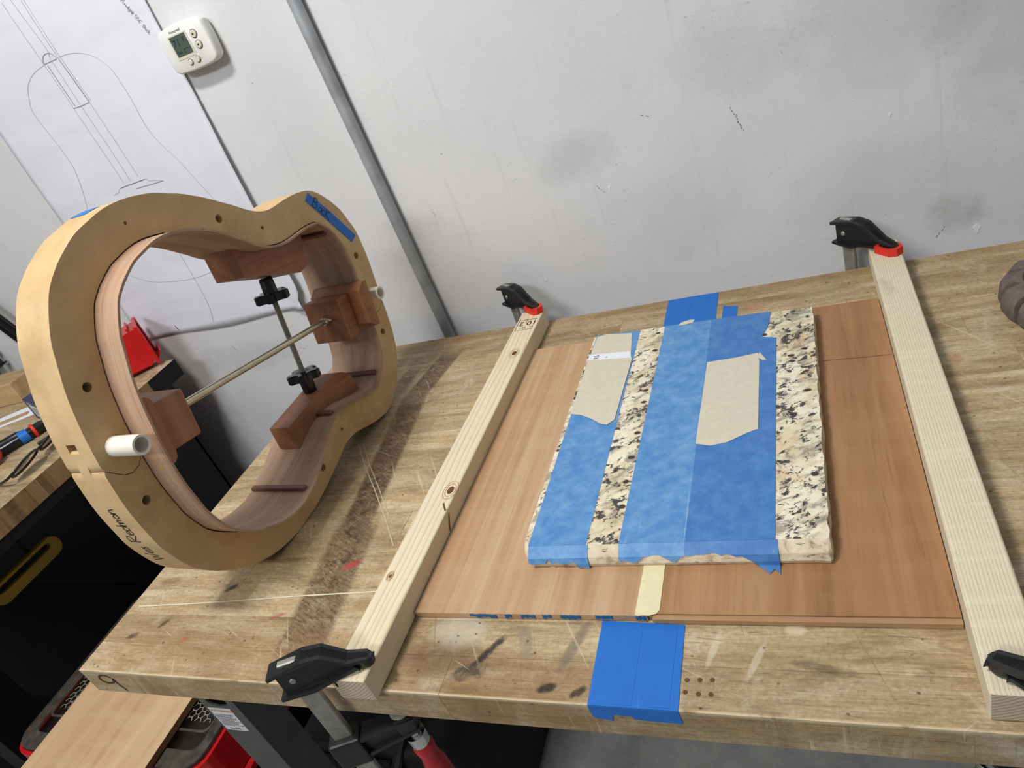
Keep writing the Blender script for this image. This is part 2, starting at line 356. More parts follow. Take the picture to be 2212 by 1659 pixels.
    col = t.mix(t.math('MULTIPLY', t.math('MULTIPLY', arris, t.mask(med_n, 0.35, 0.5)), 0.75), col, lin(220, 202, 166))
    t.bump(t.math('ADD', g2, t.math('MULTIPLY', rough_n, 0.8)), 0.25, 0.0008)
    M['bench_maple'] = t.done(col, 0.55, 0, 0.3)
bench_top()

plain('black_paint', (24, 24, 26), 0.42, 0, 0.5, 0.3, 60)
plain('black_plastic', (16, 16, 17), 0.28, 0, 0.5, 0.2, 60)
plain('black_steel', (13, 13, 14), 0.6, 0, 0.3, 0.3, 20)
plain('leg_steel', (84, 86, 82), 0.5, 0.0, 0.4, 0.15, 20)
plain('steel', (160, 158, 148), 0.48, 0.6, 0.5, 0.2, 60)
plain('zinc', (196, 190, 166), 0.28, 0.85, 0.5, 0.15, 40)
plain('chrome', (220, 220, 222), 0.12, 1.0, 0.5, 0.03, 20)
plain('brass', (190, 150, 70), 0.25, 1.0, 0.5, 0.05, 20)
plain('galvanized', (156, 160, 164), 0.45, 0.25, 0.5, 0.25, 18)
plain('red_plastic', (196, 24, 28), 0.32, 0, 0.5, 0.08, 30)
plain('red_cap', (214, 46, 32), 0.45, 0, 0.4, 0.1, 60)
plain('red_handle', (186, 28, 30), 0.35, 0, 0.5, 0.2, 40)
plain('paper_white', (226, 228, 236), 0.75, 0, 0.2, 0.02, 6)
plain('white_plastic', (226, 226, 221), 0.45, 0, 0.4, 0.03, 30)
plain('ivory_plastic', (206, 204, 184), 0.45, 0, 0.4, 0.03, 30)
plain('pvc', (232, 226, 212), 0.5, 0, 0.4, 0.05, 60)
plain('lcd', (74, 88, 80), 0.2, 0, 0.5, 0.05, 30)
plain('lcd_ink', (42, 52, 48), 0.3, 0, 0.4, 0.05, 30)
plain('pencil', (178, 181, 188), 0.8, 0, 0.2, 0.1, 60)
plain('pencil_dark', (120, 122, 128), 0.8, 0, 0.2, 0.1, 60)
plain('ink', (34, 32, 34), 0.7, 0, 0.2, 0.1, 60)
plain('marker', (72, 64, 50), 0.8, 0, 0.2, 0.1, 60)
plain('gap_dark', (40, 28, 18), 0.9, 0, 0.1, 0.2, 60)
plain('scuff', (196, 178, 146), 0.7, 0, 0.2, 0.2, 300)
plain('kraft', (206, 198, 178), 0.8, 0, 0.2, 0.05, 160)
plain('masking', (222, 212, 174), 0.7, 0, 0.2, 0.06, 90)
plain('tyre_rubber', (104, 94, 86), 0.6, 0, 0.3, 0.25, 120)
plain('tyre_hub', (146, 132, 112), 0.6, 0, 0.3, 0.15, 60)
plain('bag_fabric', (30, 30, 32), 0.85, 0, 0.2, 0.5, 420)
plain('box_navy', (24, 32, 78), 0.4, 0, 0.4, 0.1, 30)
plain('label_white', (222, 224, 226), 0.6, 0, 0.3, 0.03, 30)
plain('label_orange', (206, 140, 52), 0.6, 0, 0.3, 0.05, 30)
plain('yellow_plastic', (128, 108, 26), 0.5, 0, 0.4, 0.15, 20)
plain('shoe_canvas', (40, 44, 42), 0.85, 0, 0.2, 0.25, 200)
plain('shoe_rubber', (120, 124, 116), 0.7, 0, 0.3, 0.15, 60)
plain('dried_glue', (206, 170, 60), 0.4, 0, 0.4, 0.15, 80)
plain('knot_wood', (104, 70, 44), 0.7, 0, 0.2, 0.3, 300)
plain('amber_wood', (176, 128, 74), 0.6, 0, 0.3, 0.2, 80)
def clear(name, tint, rough=0.06, amt=0.2):
    t = T(name); nodes = t.t.nodes
    tr = t.n('ShaderNodeBsdfTransparent', {'Color': tint}); gl = t.n('ShaderNodeBsdfGlossy', {'Color': (1, 1, 1, 1), 'Roughness': rough})
    fr = t.n('ShaderNodeFresnel', {'IOR': 1.45})
    f = t.math('ADD', t.math('MULTIPLY', fr.outputs[0], 0.9), amt * t_noise_amt)
    mx = t.n('ShaderNodeMixShader', {0: f, 1: tr.outputs[0], 2: gl.outputs[0]})
    t.t.links.new(mx.outputs[0], nodes['Material Output'].inputs['Surface'])
    M[name] = t.m
t_noise_amt = 0.3
clear('clear_plastic', (0.80, 0.80, 0.80, 1), 0.12, 0.15)
def frosted():
    t = T('frosted_plastic')
    tr = t.n('ShaderNodeBsdfTransparent', {'Color': (0.75, 0.74, 0.72, 1)})
    t.done(t.ramp(t.noise(t.coord('Object'), 60, 4), [(0.3, lin(70, 66, 60)), (0.7, lin(112, 106, 98))]), 0.3, 0, 0.5)
    mx = t.n('ShaderNodeMixShader', {0: 0.55, 1: tr.outputs[0], 2: t.b.outputs[0]})
    t.t.links.new(mx.outputs[0], t.t.nodes['Material Output'].inputs['Surface']); M['frosted_plastic'] = t.m
    t = T('plan_paper'); v = t.coord('Object')
    a = t.noise(v, 5, 3); cr = t.noise(t.coord('Object', (3, 1, 9)), 1.0, 2, 0.4, 0.6); f = t.noise(v, 700, 2)
    col = t.ramp(a, [(0.3, lin(214, 216, 224)), (0.7, lin(221, 223, 231))])
    col = t.mix(t.math('MULTIPLY', t.mask(f, 0.6, 0.8), 0.12), col, lin(176, 178, 184))
    t.bump(t.math('ADD', cr, t.math('MULTIPLY', a, 0.5)), 0.25, 0.02)
    M['plan_paper'] = t.done(col, 0.75, 0, 0.2)
frosted()
clear('lens', (0.93, 0.94, 0.95, 1), 0.03, 0.1)

# ------------------------------------------------------------------ mesh helpers
def link(name, me, mat=None, parent=None, smooth=False):
    o = bpy.data.objects.new(name, me); C.objects.link(o)
    if mat is not None:
        for m in (mat if isinstance(mat, (list, tuple)) else [mat]): me.materials.append(M[m])
    if parent is not None: o.parent = parent
    if smooth:
        for p in me.polygons: p.use_smooth = True
        try: me.set_sharp_from_angle(angle=math.radians(40))
        except Exception: pass
    return o
def bobj(name, bm, mat, parent=None, smooth=False, fixn=True):
    if fixn: bmesh.ops.recalc_face_normals(bm, faces=bm.faces)
    me = bpy.data.meshes.new(name); bm.to_mesh(me); bm.free()
    return link(name, me, mat, parent, smooth)
def thing(name, label, cat, loc=(0, 0, 0), group=None, mat=None):
    o = bpy.data.objects.new(name, None); C.objects.link(o); o.empty_display_size = 0.05
    if mat is not None: o.matrix_world = mat
    else: o.location = loc
    return tag(o, label, cat, group)
def tag(o, label, cat, group=None):
    o['label'] = label; o['category'] = cat
    if group: o['group'] = group
    return o
def struct(o): o['kind'] = 'structure'; return o
def add_box(bm, c, s, rot=None, bevel=0.0, seg=1, mi=0):
    r = bmesh.ops.create_cube(bm, size=1.0)
    vs_ = r['verts']
    for v in vs_: v.co = Vector((v.co.x * s[0], v.co.y * s[1], v.co.z * s[2]))
    if bevel:
        es = list({e for v in vs_ for e in v.link_edges})
        rr = bmesh.ops.bevel(bm, geom=es, offset=bevel, segments=seg, affect='EDGES', profile=0.6)
        vs_ = list({v for f in rr['faces'] for v in f.verts} | {v for v in vs_ if v.is_valid})
    mtx = Matrix.Translation(c) @ (rot.to_4x4() if rot is not None else Matrix())
    fs = {f for v in vs_ for f in v.link_faces}
    for v in vs_: v.co = mtx @ v.co
    for f in fs: f.material_index = mi
    return vs_
def box(name, c, s, mat, parent=None, rot=None, bevel=0.0, seg=1):
    bm = bmesh.new(); add_box(bm, c, s, rot, bevel, seg)
    return bobj(name, bm, mat, parent)
def rotz(a): return Matrix.Rotation(a, 3, 'Z')
def add_prism(bm, loops, z0, z1, f=None, cap_mi=0, side_mi=0):
    """loops: outer loop and holes in 2D; extruded from z0 to z1; f maps (x,y,z) to 3D"""
    f = f or (lambda x, y, z: (x, y, z))
    tess = tessellate_polygon([[Vector((x, y, 0)) for x, y in L] for L in loops])
    flat = [q for L in loops for q in L]
    lo = [bm.verts.new(f(x, y, z0)) for x, y in flat]; hi = [bm.verts.new(f(x, y, z1)) for x, y in flat]
    for tri in tess:
        for vv in (lo, hi):
            try: bm.faces.new([vv[i] for i in tri]).material_index = cap_mi
            except ValueError: pass
    k = 0
    for L in loops:
        n = len(L)
        for i in range(n):
            a, b = k + i, k + (i + 1) % n
            try: bm.faces.new((lo[a], lo[b], hi[b], hi[a])).material_index = side_mi
            except ValueError: pass
        k += n
def prism(name, loops, z0, z1, mat, parent=None, f=None, smooth=False):
    bm = bmesh.new(); add_prism(bm, loops, z0, z1, f)
    return bobj(name, bm, mat, parent, smooth)
def add_tube(bm, pts, rad, seg=10, caps=True, closed=False, mi=0):
    pts = [Vector(p) for p in pts]; n = len(pts)
    rads = rad if isinstance(rad, (list, tuple)) else [rad] * n
    tang = []
    for i in range(n):
        a = pts[i - 1] if (i > 0 or closed) else pts[i]; b = pts[(i + 1) % n] if (i < n - 1 or closed) else pts[i]
        tang.append((b - a).normalized())
    up = Vector((0, 0, 1)) if abs(tang[0].z) < 0.9 else Vector((1, 0, 0))
    nrm = (up - tang[0] * up.dot(tang[0])).normalized(); rings = []
    for i in range(n):
        nrm = (nrm - tang[i] * nrm.dot(tang[i])).normalized(); bi = tang[i].cross(nrm)
        rings.append([bm.verts.new(pts[i] + (nrm * math.cos(2 * PI * k / seg) + bi * math.sin(2 * PI * k / seg)) * rads[i]) for k in range(seg)])
    for i in range(n if closed else n - 1):
        A, B = rings[i], rings[(i + 1) % n]
        for k in range(seg):
            bm.faces.new((A[k], A[(k + 1) % seg], B[(k + 1) % seg], B[k])).material_index = mi
    if caps and not closed:
        bm.faces.new(rings[0][::-1]).material_index = mi; bm.faces.new(rings[-1]).material_index = mi
def tube(name, pts, rad, mat, parent=None, seg=10, closed=False, smooth=True):
    bm = bmesh.new(); add_tube(bm, pts, rad, seg, True, closed)
    return bobj(name, bm, mat, parent, smooth)
def add_lathe(bm, prof, mtx=None, seg=24):
    mtx = mtx or Matrix(); rings = []
    for r, z in prof:
        if r < 1e-6: rings.append([bm.verts.new(mtx @ Vector((0, 0, z)))])
        else: rings.append([bm.verts.new(mtx @ Vector((r * math.cos(2 * PI * k / seg), r * math.sin(2 * PI * k / seg), z))) for k in range(seg)])
    for A, B in zip(rings, rings[1:]):
        for k in range(seg):
            j = (k + 1) % seg
            if len(A) == 1 and len(B) == 1: continue
            if len(A) == 1: bm.faces.new((A[0], B[k], B[j]))
            elif len(B) == 1: bm.faces.new((A[k], A[j], B[0]))
            else: bm.faces.new((A[k], A[j], B[j], B[k]))
def lathe(name, prof, mat, parent=None, mtx=None, seg=24, smooth=True):
    bm = bmesh.new(); add_lathe(bm, prof, mtx, seg)
    return bobj(name, bm, mat, parent, smooth)
def catmull(P, k=6, closed=False):
    out = []; n = len(P); V = [Vector(p) for p in P]
    for i in range(n if closed else n - 1):
        b, c = V[i], V[(i + 1) % n]
        a = V[i - 1] if (i > 0 or closed) else b; d = V[(i + 2) % n] if (i + 2 < n or closed) else c
        for j in range(k):
            t = j / k
            out.append(0.5 * (2 * b + (c - a) * t + (2 * a - 5 * b + 4 * c - d) * t * t + (3 * b - a - 3 * c + d) * t ** 3))
    if not closed: out.append(V[-1])
    return out
def ribbons(name, lines, width, f, mat, parent=None):
    """flat strokes: polylines in 2D widened to strips, then mapped to 3D by f"""
    bm = bmesh.new()
    for L in lines:
        L = [Vector(p) for p in L]; n = len(L); prev = None
        for i in range(n):
            d = (L[min(i + 1, n - 1)] - L[max(i - 1, 0)])
            if d.length < 1e-9: continue
            d.normalize(); q = Vector((-d.y, d.x)) * width / 2
            cur = (bm.verts.new(f(*(L[i] + q))), bm.verts.new(f(*(L[i] - q))))
            if prev: bm.faces.new((prev[0], prev[1], cur[1], cur[0]))
            prev = cur
    return bobj(name, bm, mat, parent, fixn=False)
STROKES = {  # a hand-drawn single-stroke alphabet, unit height, pen strokes as polylines
 'B': [[(0.05, 0), (0.1, 1)], [(0.0, 0.95), (0.45, 1.0), (0.55, 0.8), (0.35, 0.58), (0.1, 0.55), (0.5, 0.48), (0.6, 0.22), (0.4, 0.0), (0.0, 0.03)]],
 'R': [[(0.05, 0), (0.1, 1)], [(0.0, 0.92), (0.4, 1.0), (0.55, 0.8), (0.4, 0.58), (0.08, 0.5), (0.6, 0.0)]],
 'W': [[(0, 1), (0.18, 0.0), (0.36, 0.75), (0.55, 0.0), (0.8, 1.05)]],
 'a': [[(0.42, 0.5), (0.2, 0.52), (0.05, 0.25), (0.15, 0.02), (0.35, 0.15), (0.43, 0.5), (0.42, 0.1), (0.52, 0.02)]],
 'c': [[(0.4, 0.45), (0.2, 0.52), (0.05, 0.25), (0.18, 0.0), (0.42, 0.08)]],
 'k': [[(0.1, 0), (0.12, 1)], [(0.5, 0.6), (0.12, 0.3), (0.55, 0.0)]],
 'K': [[(0.1, 0), (0.14, 0.95)], [(0.6, 0.95), (0.14, 0.42), (0.7, 0.0)]],
 'e': [[(0.05, 0.28), (0.4, 0.34), (0.3, 0.52), (0.1, 0.45), (0.05, 0.2), (0.2, 0.0), (0.45, 0.1)]],
 's': [[(0.38, 0.5), (0.12, 0.45), (0.3, 0.25), (0.28, 0.02), (0.02, 0.05)]],
 'd': [[(0.4, 0.4), (0.15, 0.5), (0.05, 0.2), (0.2, 0.0), (0.4, 0.25), (0.45, 1.0), (0.44, 0.05)]],
 'm': [[(0.05, 0.5), (0.06, 0.0), (0.1, 0.4), (0.25, 0.5), (0.3, 0.0), (0.33, 0.4), (0.48, 0.5), (0.55, 0.0)]],
 'o': [[(0.2, 0.52), (0.04, 0.25), (0.2, 0.0), (0.4, 0.22), (0.2, 0.52)]],
 'n': [[(0.05, 0.5), (0.07, 0.0), (0.12, 0.38), (0.3, 0.5), (0.4, 0.0)]],
 'r': [[(0.05, 0.5), (0.07, 0.0), (0.12, 0.35), (0.32, 0.5)]],
 'i': [[(0.08, 0.5), (0.1, 0.0)], [(0.09, 0.7), (0.1, 0.74)]],
 'g': [[(0.38, 0.45), (0.15, 0.5), (0.05, 0.22), (0.2, 0.05), (0.38, 0.3), (0.4, -0.3), (0.1, -0.35)]],
 't': [[(0.15, 0.9), (0.16, 0.0), (0.3, 0.05)], [(0.0, 0.6), (0.35, 0.62)]],
 'h': [[(0.08, 1.0), (0.08, 0.0), (0.14, 0.4), (0.32, 0.48), (0.4, 0.0)]],
 '@': [[(0.5, 0.3), (0.35, 0.45), (0.25, 0.25), (0.42, 0.15), (0.55, 0.45), (0.35, 0.7), (0.08, 0.4), (0.15, 0.02), (0.5, -0.05)]],
 '5': [[(0.45, 0.9), (0.15, 0.88), (0.1, 0.5), (0.4, 0.45), (0.4, 0.1), (0.05, 0.05)]],
 '/': [[(0.4, 1.0), (0.0, -0.1)]], '1': [[(0.1, 0.85), (0.1, 0.0)]],
 '6': [[(0.4, 0.9), (0.1, 0.45), (0.15, 0.05), (0.4, 0.1), (0.38, 0.4), (0.1, 0.35)]],
 '"': [[(0.08, 1.0), (0.06, 0.8)], [(0.22, 1.0), (0.2, 0.8)]],
 '9': [[(0.5, 0.75), (0.3, 0.98), (0.05, 0.75), (0.18, 0.5), (0.48, 0.62), (0.5, 0.85), (0.52, 0.5), (0.56, 0.0)]], ' ': []}
def write(text, size, adv=0.52):
    out = []; x = 0.0
    for ch in text:
        for L in STROKES[ch]:
            pts = catmull([(x + a * size, b * size) for a, b in L], 4) if len(L) > 2 else [Vector((x + a * size, b * size)) for a, b in L]
            out.append([(p[0], p[1]) for p in pts])
        x += size * (0.85 if ch in 'WB' else 0.62 if ch in 'mRK@' else 0.28 if ch in 'i1' else adv)
    return out
def print_text(name, s, size, f, mat, parent, align='LEFT'):
    """printed lettering: font outline turned into a flat mesh and mapped by f(x, y)"""
    cu = bpy.data.curves.new('lettering', 'FONT'); cu.body = s; cu.size = size; cu.align_x = align; cu.resolution_u = 2
    o = bpy.data.objects.new('lettering', cu); C.objects.link(o)
    dg = bpy.context.evaluated_depsgraph_get(); dg.update()
    me = bpy.data.meshes.new_from_object(o.evaluated_get(dg))
    bpy.data.objects.remove(o); bpy.data.curves.remove(cu)
    me.materials.clear()
    for v in me.vertices: v.co = Vector(f(v.co.x, v.co.y))
    return link(name, me, mat, parent)

# ------------------------------------------------------------------ the setting
WALL = 0.835; FLOOR = -0.87; TH = 0.044; D = 0.762
w = box('wall_back', (0.2, WALL + 0.06, 0.6), (7.0, 0.12, 3.2), 'painted_wall'); struct(w)
w['label'] = 'light grey painted concrete wall with scuffs'
fl = box('floor', (0.2, -1.0, FLOOR - 0.05), (7.0, 4.0, 0.1), 'concrete_floor'); struct(fl)
# flecks and scratches of the wall: real little marks on its face
wf = lambda x, z: (x, WALL - 0.0006, z)
marks = []
for (x, z, dx, dz) in [(0.855, 0.275, 0.012, -0.04), (0.860, 0.262, 0.008, -0.03), (0.0553, 0.543, 0.003, -0.006), (0.618, 0.205, 0.012, -0.016), (0.36, 0.33, 0.004, -0.004), (0.72, 0.30, 0.012, -0.006), (1.135, 0.01, -0.012, -0.018), (0.30, 0.23, 0.003, -0.01), (-0.35, 0.04, 0.01, -0.02), (-0.16, 0.0, 0.012, -0.006)]:
    nd_ = max(1, int(math.hypot(dx, dz) / 0.005))
    for q_ in range(nd_):
        a_, b_ = q_ / nd_, (q_ + rng.uniform(0.35, 0.75)) / nd_; j_ = rng.uniform(-0.0012, 0.0012)
        marks.append([(x + dx * a_ + j_, z + dz * a_), (x + dx * b_ + j_, z + dz * b_)])
ribbons('scratch_marks', marks, 0.0010, wf, 'pencil_dark', w)['kind'] = 'stuff'
for k, (x, z, r) in enumerate([(1.178, -0.004, 0.0075), (0.639, 0.196, 0.004), (0.472, 0.049, 0.003), (1.07, 0.204, 0.003), (0.4, 0.06, 0.002)]):
    prism('chipped_spot', [[(x + r * (0.55 + 0.25 * math.sin(3 * a)) * math.cos(a), z + r * math.sin(a)) for a in [2 * PI * i / 14 for i in range(14)]]], 0, 0.0008, 'label_white', w, lambda x, y, zz: (x, WALL - zz, y))

# conduit on the wall
cond = thing('conduit_pipe', 'grey galvanized steel conduit pipe running straight up the wall', 'pipe', (0.225, WALL - 0.0135, FLOOR))
tube('pipe', [(0.007, 0, 0.01), (0.007, 0, 0.84), (-0.010, 0, 1.60), (-0.016, 0, 2.2)], 0.0115, 'galvanized', cond, 18)
for zz in (0.05, 1.9):
    bm = bmesh.new(); add_tube(bm, [(-0.014 if zz > 1 else 0.007, 0, zz), (-0.0142 if zz > 1 else 0.007, 0, zz + 0.02)], 0.0135, 18)
    bobj('strap', bm, 'galvanized', cond, True)

# ------------------------------------------------------------------ main workbench
def build_staves(root, x0, x1, y0, y1, ztop, rows, seed, firstlens=None):
    r = random.Random(seed); wdt = (y1 - y0) / rows; cache = {}
    for i in range(rows):
        x = x0; k = 0
        while x < x1 - 1e-6:
            L = r.choice((0.44, 0.56, 0.68, 0.80))
            if k == 0: L = (0.55, 0.31, 0.72, 0.18, 0.63, 0.40, 0.85, 0.26, 0.50, 0.78, 0.35)[i % 11]
            if x + L > x1 - 0.15: L = x1 - x
            L = round(L, 4); key = L
            if key not in cache:
                bm = bmesh.new(); add_box(bm, (L / 2, wdt / 2, -TH / 2), (L - 0.0001, wdt - 0.0002, TH), None, 0.0003, 1)
                for f in bm.faces: f.material_index = 1 if abs(f.normal.x) > 0.9 else 0
                bmesh.ops.recalc_face_normals(bm, faces=bm.faces)
                me = bpy.data.meshes.new('stave'); bm.to_mesh(me); bm.free(); me.materials.append(M['bench_maple']); me.materials.append(M['bench_end']); cache[key] = me
            o = bpy.data.objects.new('stave', cache[key]); C.objects.link(o); o.parent = root
            o.location = Vector((x, y0 + i * wdt, ztop + r.uniform(-0.0003, 0.0))) - root.location
            x += L; k += 1
bench = thing('workbench', 'scarred maple butcher block workbench on grey steel legs along the wall', 'workbench', (0.0, 0.0, FLOOR))
build_staves(bench, 0.0, 1.83, 0.0, D, 0.0, 17, 3)
def leg(root, x0, x1, y0, y1, z0, z1, mat, hole=True):
    # folded steel leg: front sheet with a slot near the top, two returns going back
    bm = bmesh.new()
    w_ = x1 - x0; slot = [(x0 + w_ * 0.5 + 0.020 * math.cos(a), z1 - 0.112 + 0.011 * math.sin(a)) for a in [2 * PI * i / 16 for i in range(16)]]
    add_prism(bm, [[(x0, z0), (x1, z0), (x1, z1), (x0, z1)]] + ([slot] if hole else []), y0, y0 + 0.003, lambda x, y, z: (x, z, y))
    add_box(bm, (x0 + 0.0015, (y0 + y1) / 2 + 0.0016, (z0 + z1) / 2), (0.003, y1 - y0 - 0.0032, z1 - z0))
    add_box(bm, (x1 - 0.0015, (y0 + y1) / 2 + 0.0016, (z0 + z1) / 2), (0.003, y1 - y0 - 0.0032, z1 - z0))
    add_box(bm, ((x0 + x1) / 2, (y0 + y1) / 2, z0 + 0.004), (w_ + 0.03, y1 - y0, 0.006))
    return bobj('leg', bm, mat, root)
H = -FLOOR
lg = leg(bench, 0.052, 0.120, 0.060, 0.115, 0.002, H - TH, 'leg_steel')
leg(bench, 0.052, 0.120, 0.62, 0.675, 0.002, H - TH, 'leg_steel')
leg(bench, 1.70, 1.768, 0.060, 0.115, 0.002, H - TH, 'leg_steel'); leg(bench, 1.70, 1.768, 0.62, 0.675, 0.002, H - TH, 'leg_steel')
box('cross_rail', (0.086, 0.367, H - TH - 0.03), (0.03, 0.50, 0.05), 'leg_steel', bench)
# warning sticker on the leg
st = prism('warning_sticker', [[(0.0575, H - 0.228), (0.1015, H - 0.228), (0.1015, H - 0.172), (0.0575, H - 0.172)]], 0.0595, 0.0600, 'label_white', bench, lambda x, y, z: (x, z, y))
ff = lambda x, y: (0.0593 + x, 0.0592, H - 0.181 + y)
print_text('warning_heading', 'AWARNING', 0.0085, ff, 'label_orange', st)
tl = []
for k in range(10):
    z = -0.007 - k * 0.0030; x = 0.001
    while x < 0.038 - (k % 3) * 0.004:
        l = rng.uniform(0.002, 0.005); tl.append([(x, z), (x + l, z)]); x += l + 0.001
ribbons('warning_text', tl, 0.0011, ff, 'ink', st)
print_text('maker_name', 'GLOBAL', 0.0060, lambda x, y: ff(x + 0.008, y - 0.0440), 'ink', st)
# pencilled numeral on the front edge of the top
ribbons('numeral', [[(p[0], p[1]) for p in catmull([(0.052, -0.012), (0.044, -0.008), (0.032, -0.010), (0.028, -0.018), (0.036, -0.024), (0.050, -0.022), (0.054, -0.014), (0.056, -0.026), (0.062, -0.039)], 5)]], 0.0032, lambda x, z: (x, -0.0004, z + H), 'marker', bench)
# six screw holes beside the tape: dark discs painted for the shade inside
for (x, y) in [(0.7962, 0.0303), (0.8075, 0.031), (0.8183, 0.0316), (0.7955, 0.0185), (0.8071, 0.0174), (0.8178, 0.0177)]:
    lathe('screw_hole', [(0, 0.0004), (0.0017, 0.0004), (0.0022, 0.0002), (0.0024, -0.002)], 'knot_wood', bench, Matrix.Translation((x, y, H)), 12)
# long pale knife scratch and the crossing glue lines on the top
topf = lambda x, y: (x, y, H + 0.00035)
ribbons('knife_scratch', [[(0.015, 0.103), (0.09, 0.107), (0.168, 0.112), (0.30, 0.1225), (0.41, 0.129)]], 0.0022, topf, 'pale_pine', bench)
ribbons('glue_line', [[(0.2201, 0.4348), (0.267, 0.372), (0.3133, 0.3157), (0.36, 0.257), (0.3997, 0.2033)]], 0.0017, topf, 'scuff', bench)
ribbons('glue_line', [[(0.2301, 0.4348), (0.273, 0.376), (0.3193, 0.3187), (0.365, 0.26)]], 0.0014, topf, 'scuff', bench)

# ------------------------------------------------------------------ guitar mold
PR = [(-.210, 0), (-.2095, .03), (-.206, .07), (-.199, .106), (-.191, .136), (-.172, .175), (-.152, .198), (-.133, .2135), (-.114, .226), (-.094, .2345), (-.075, .2415), (-.056, .246), (-.036, .248), (-.017, .2478), (.003, .246), (.022, .2415), (.041, .237), (.061, .230), (.08, .2225), (.099, .2135), (.119, .204), (.138, .194), (.157, .187), (.177, .1845), (.196, .187), (.215, .1905), (.235, .193), (.254, .194), (.273, .1925), (.2905, .186), (.308, .174), (.3225, .161), (.335, .146), (.3445, .128), (.3545, .107), (.3605, .07), (.3615, .035), (.361, 0)]
LOOP = PR + [(s, -w_) for s, w_ in PR[-2:0:-1]]
OUT = [(p[0], p[1]) for p in catmull(LOOP, 5, True)]
def offset(L, d):
    n = len(L); out = []
    for i in range(n):
        a, b = Vector(L[i - 1]), Vector(L[(i + 1) % n]); tdir = (b - a).normalized()
        q = Vector((tdir.y, -tdir.x))          # loop runs clockwise: inward normal
        out.append((L[i][0] + q.x * d, L[i][1] + q.y * d))
    return out
INN = offset(OUT, 0.048)
P0 = Vector((0.219765, 0.239925, 0.0)); U = Vector((0.071505, 0.997440, 0)); ZZ = Vector((0, 0, 1)); NN = Vector((0.997440, -0.071505, 0))
th, o_ = -0.18, 0.2475
ea = U * math.cos(th) + ZZ * math.sin(th); eb = -U * math.sin(th) + ZZ * math.cos(th)
org = P0 + eb * o_
MW = Matrix(((ea.x, eb.x, NN.x, org.x), (ea.y, eb.y, NN.y, org.y), (ea.z, eb.z, NN.z, org.z), (0, 0, 0, 1)))
mold = thing('guitar_mold', 'tan guitar-shaped fibreboard mold standing on its side on the bench', 'mold', mat=MW)
THK = 0.061
def sel(L, cond):
    n = len(L); start = next(i for i in range(n) if cond(L[i]) and not cond(L[i - 1])); out = []; i = start
    while cond(L[i % n]) and len(out) < n: out.append(L[i % n]); i += 1
    return out
tail_seam = [(-.2085, -.018), (-.199, -.026), (-.190, -.034), (-.180, -.0365), (-.170, -.033), (-.1635, -.026), (-.1615, -.020)]
neck_seam = [(.360, -.018), (.352, -.027), (.344, -.031), (.334, -.032), (.325, -.029), (.318, -.024), (.3135, -.020)]
def half_loop(sign, wcut, ts, ns):
    g = (lambda p: p[1] > wcut) if sign > 0 else (lambda p: p[1] < wcut)
    a, b = sel(OUT, g), sel(INN, g)
    if sign > 0: return a + ns + b[::-1] + ts[::-1]           # tail -> neck outside, back inside
    return a + ts + b[::-1] + ns[::-1]
holes_u = [(0.085, 0.194), (0.154, 0.164), (-0.181, 0.072), (0.334, 0.070), (-0.05, 0.222)]
holes_l = [(0.087, -0.194), (0.154, -0.164), (-0.181, -0.074), (0.334, -0.068)]
def circ(c, r, n=14): return [(c[0] + r * math.cos(2 * PI * i / n), c[1] + r * math.sin(2 * PI * i / n)) for i in range(n)]
def hole_r(c): return 0.0028 if abs(c[0] - 0.154) < 1e-6 else (0.002 if c[0] == -0.05 else 0.0058)
sh = lambda S, dx, dy: [(x + dx, y + dy) for x, y in S]
def mold_half(sign):
    bm = bmesh.new()
    hs = [circ(c, hole_r(c)) for c in (holes_u if sign > 0 else holes_l)]
    full = half_loop(sign, -0.017 if sign > 0 else -0.020, tail_seam if sign > 0 else sh(tail_seam, 0, -.0012), neck_seam if sign > 0 else sh(neck_seam, 0, -.0012))
    cut = 0.017 if sign > 0 else 0.008
    mid = half_loop(sign, cut, [(-.2080, cut), (-.1635, cut)], [(.3600, cut), (.3140, cut)])
    add_prism(bm, [full] + hs, -0.024, 0.0); add_prism(bm, [mid] + hs, -0.0406, -0.024); add_prism(bm, [full] + hs, -THK, -0.0406)
    return bobj('mold_half', bm, 'mdf', mold, True)
mold_half(1); mold_half(-1)
# plastic alignment pins through the tail and neck joints
for (s_, l_, r_) in ((-.1845, 0.047, 0.0118), (.3375, 0.020, 0.0112)):
    lathe('alignment_pin', [(r_, -0.03), (r_, l_ * 0.98), (r_ * 0.96, l_), (r_ * 0.74, l_), (r_ * 0.72, l_ - 0.002), (r_ * 0.72, l_ - 0.02), (0, l_ - 0.02)], 'pvc', mold, Matrix.Translation((s_, 0.0, 0)), 26)
tp = [(.2715, .1895), (.2600, .1790), (.296, .138), (.334, .0935), (.3405, .0965), (.350, .1005), (.312, .146)]
bt = prism('tape_label', [tp], 0.0003, 0.0007, 'tape_fresh', mold)
r_dir = Vector((.075, -.085)).normalized(); u_dir = Vector((-r_dir.y, r_dir.x))
def tf(x, y):
    q = Vector((.2702, .1700)) + r_dir * x + u_dir * y
    return (q.x, q.y, 0.0009)
ribbons('handwriting', write('BacK', 0.0165, 0.46), 0.0010, tf, 'ink', bt)
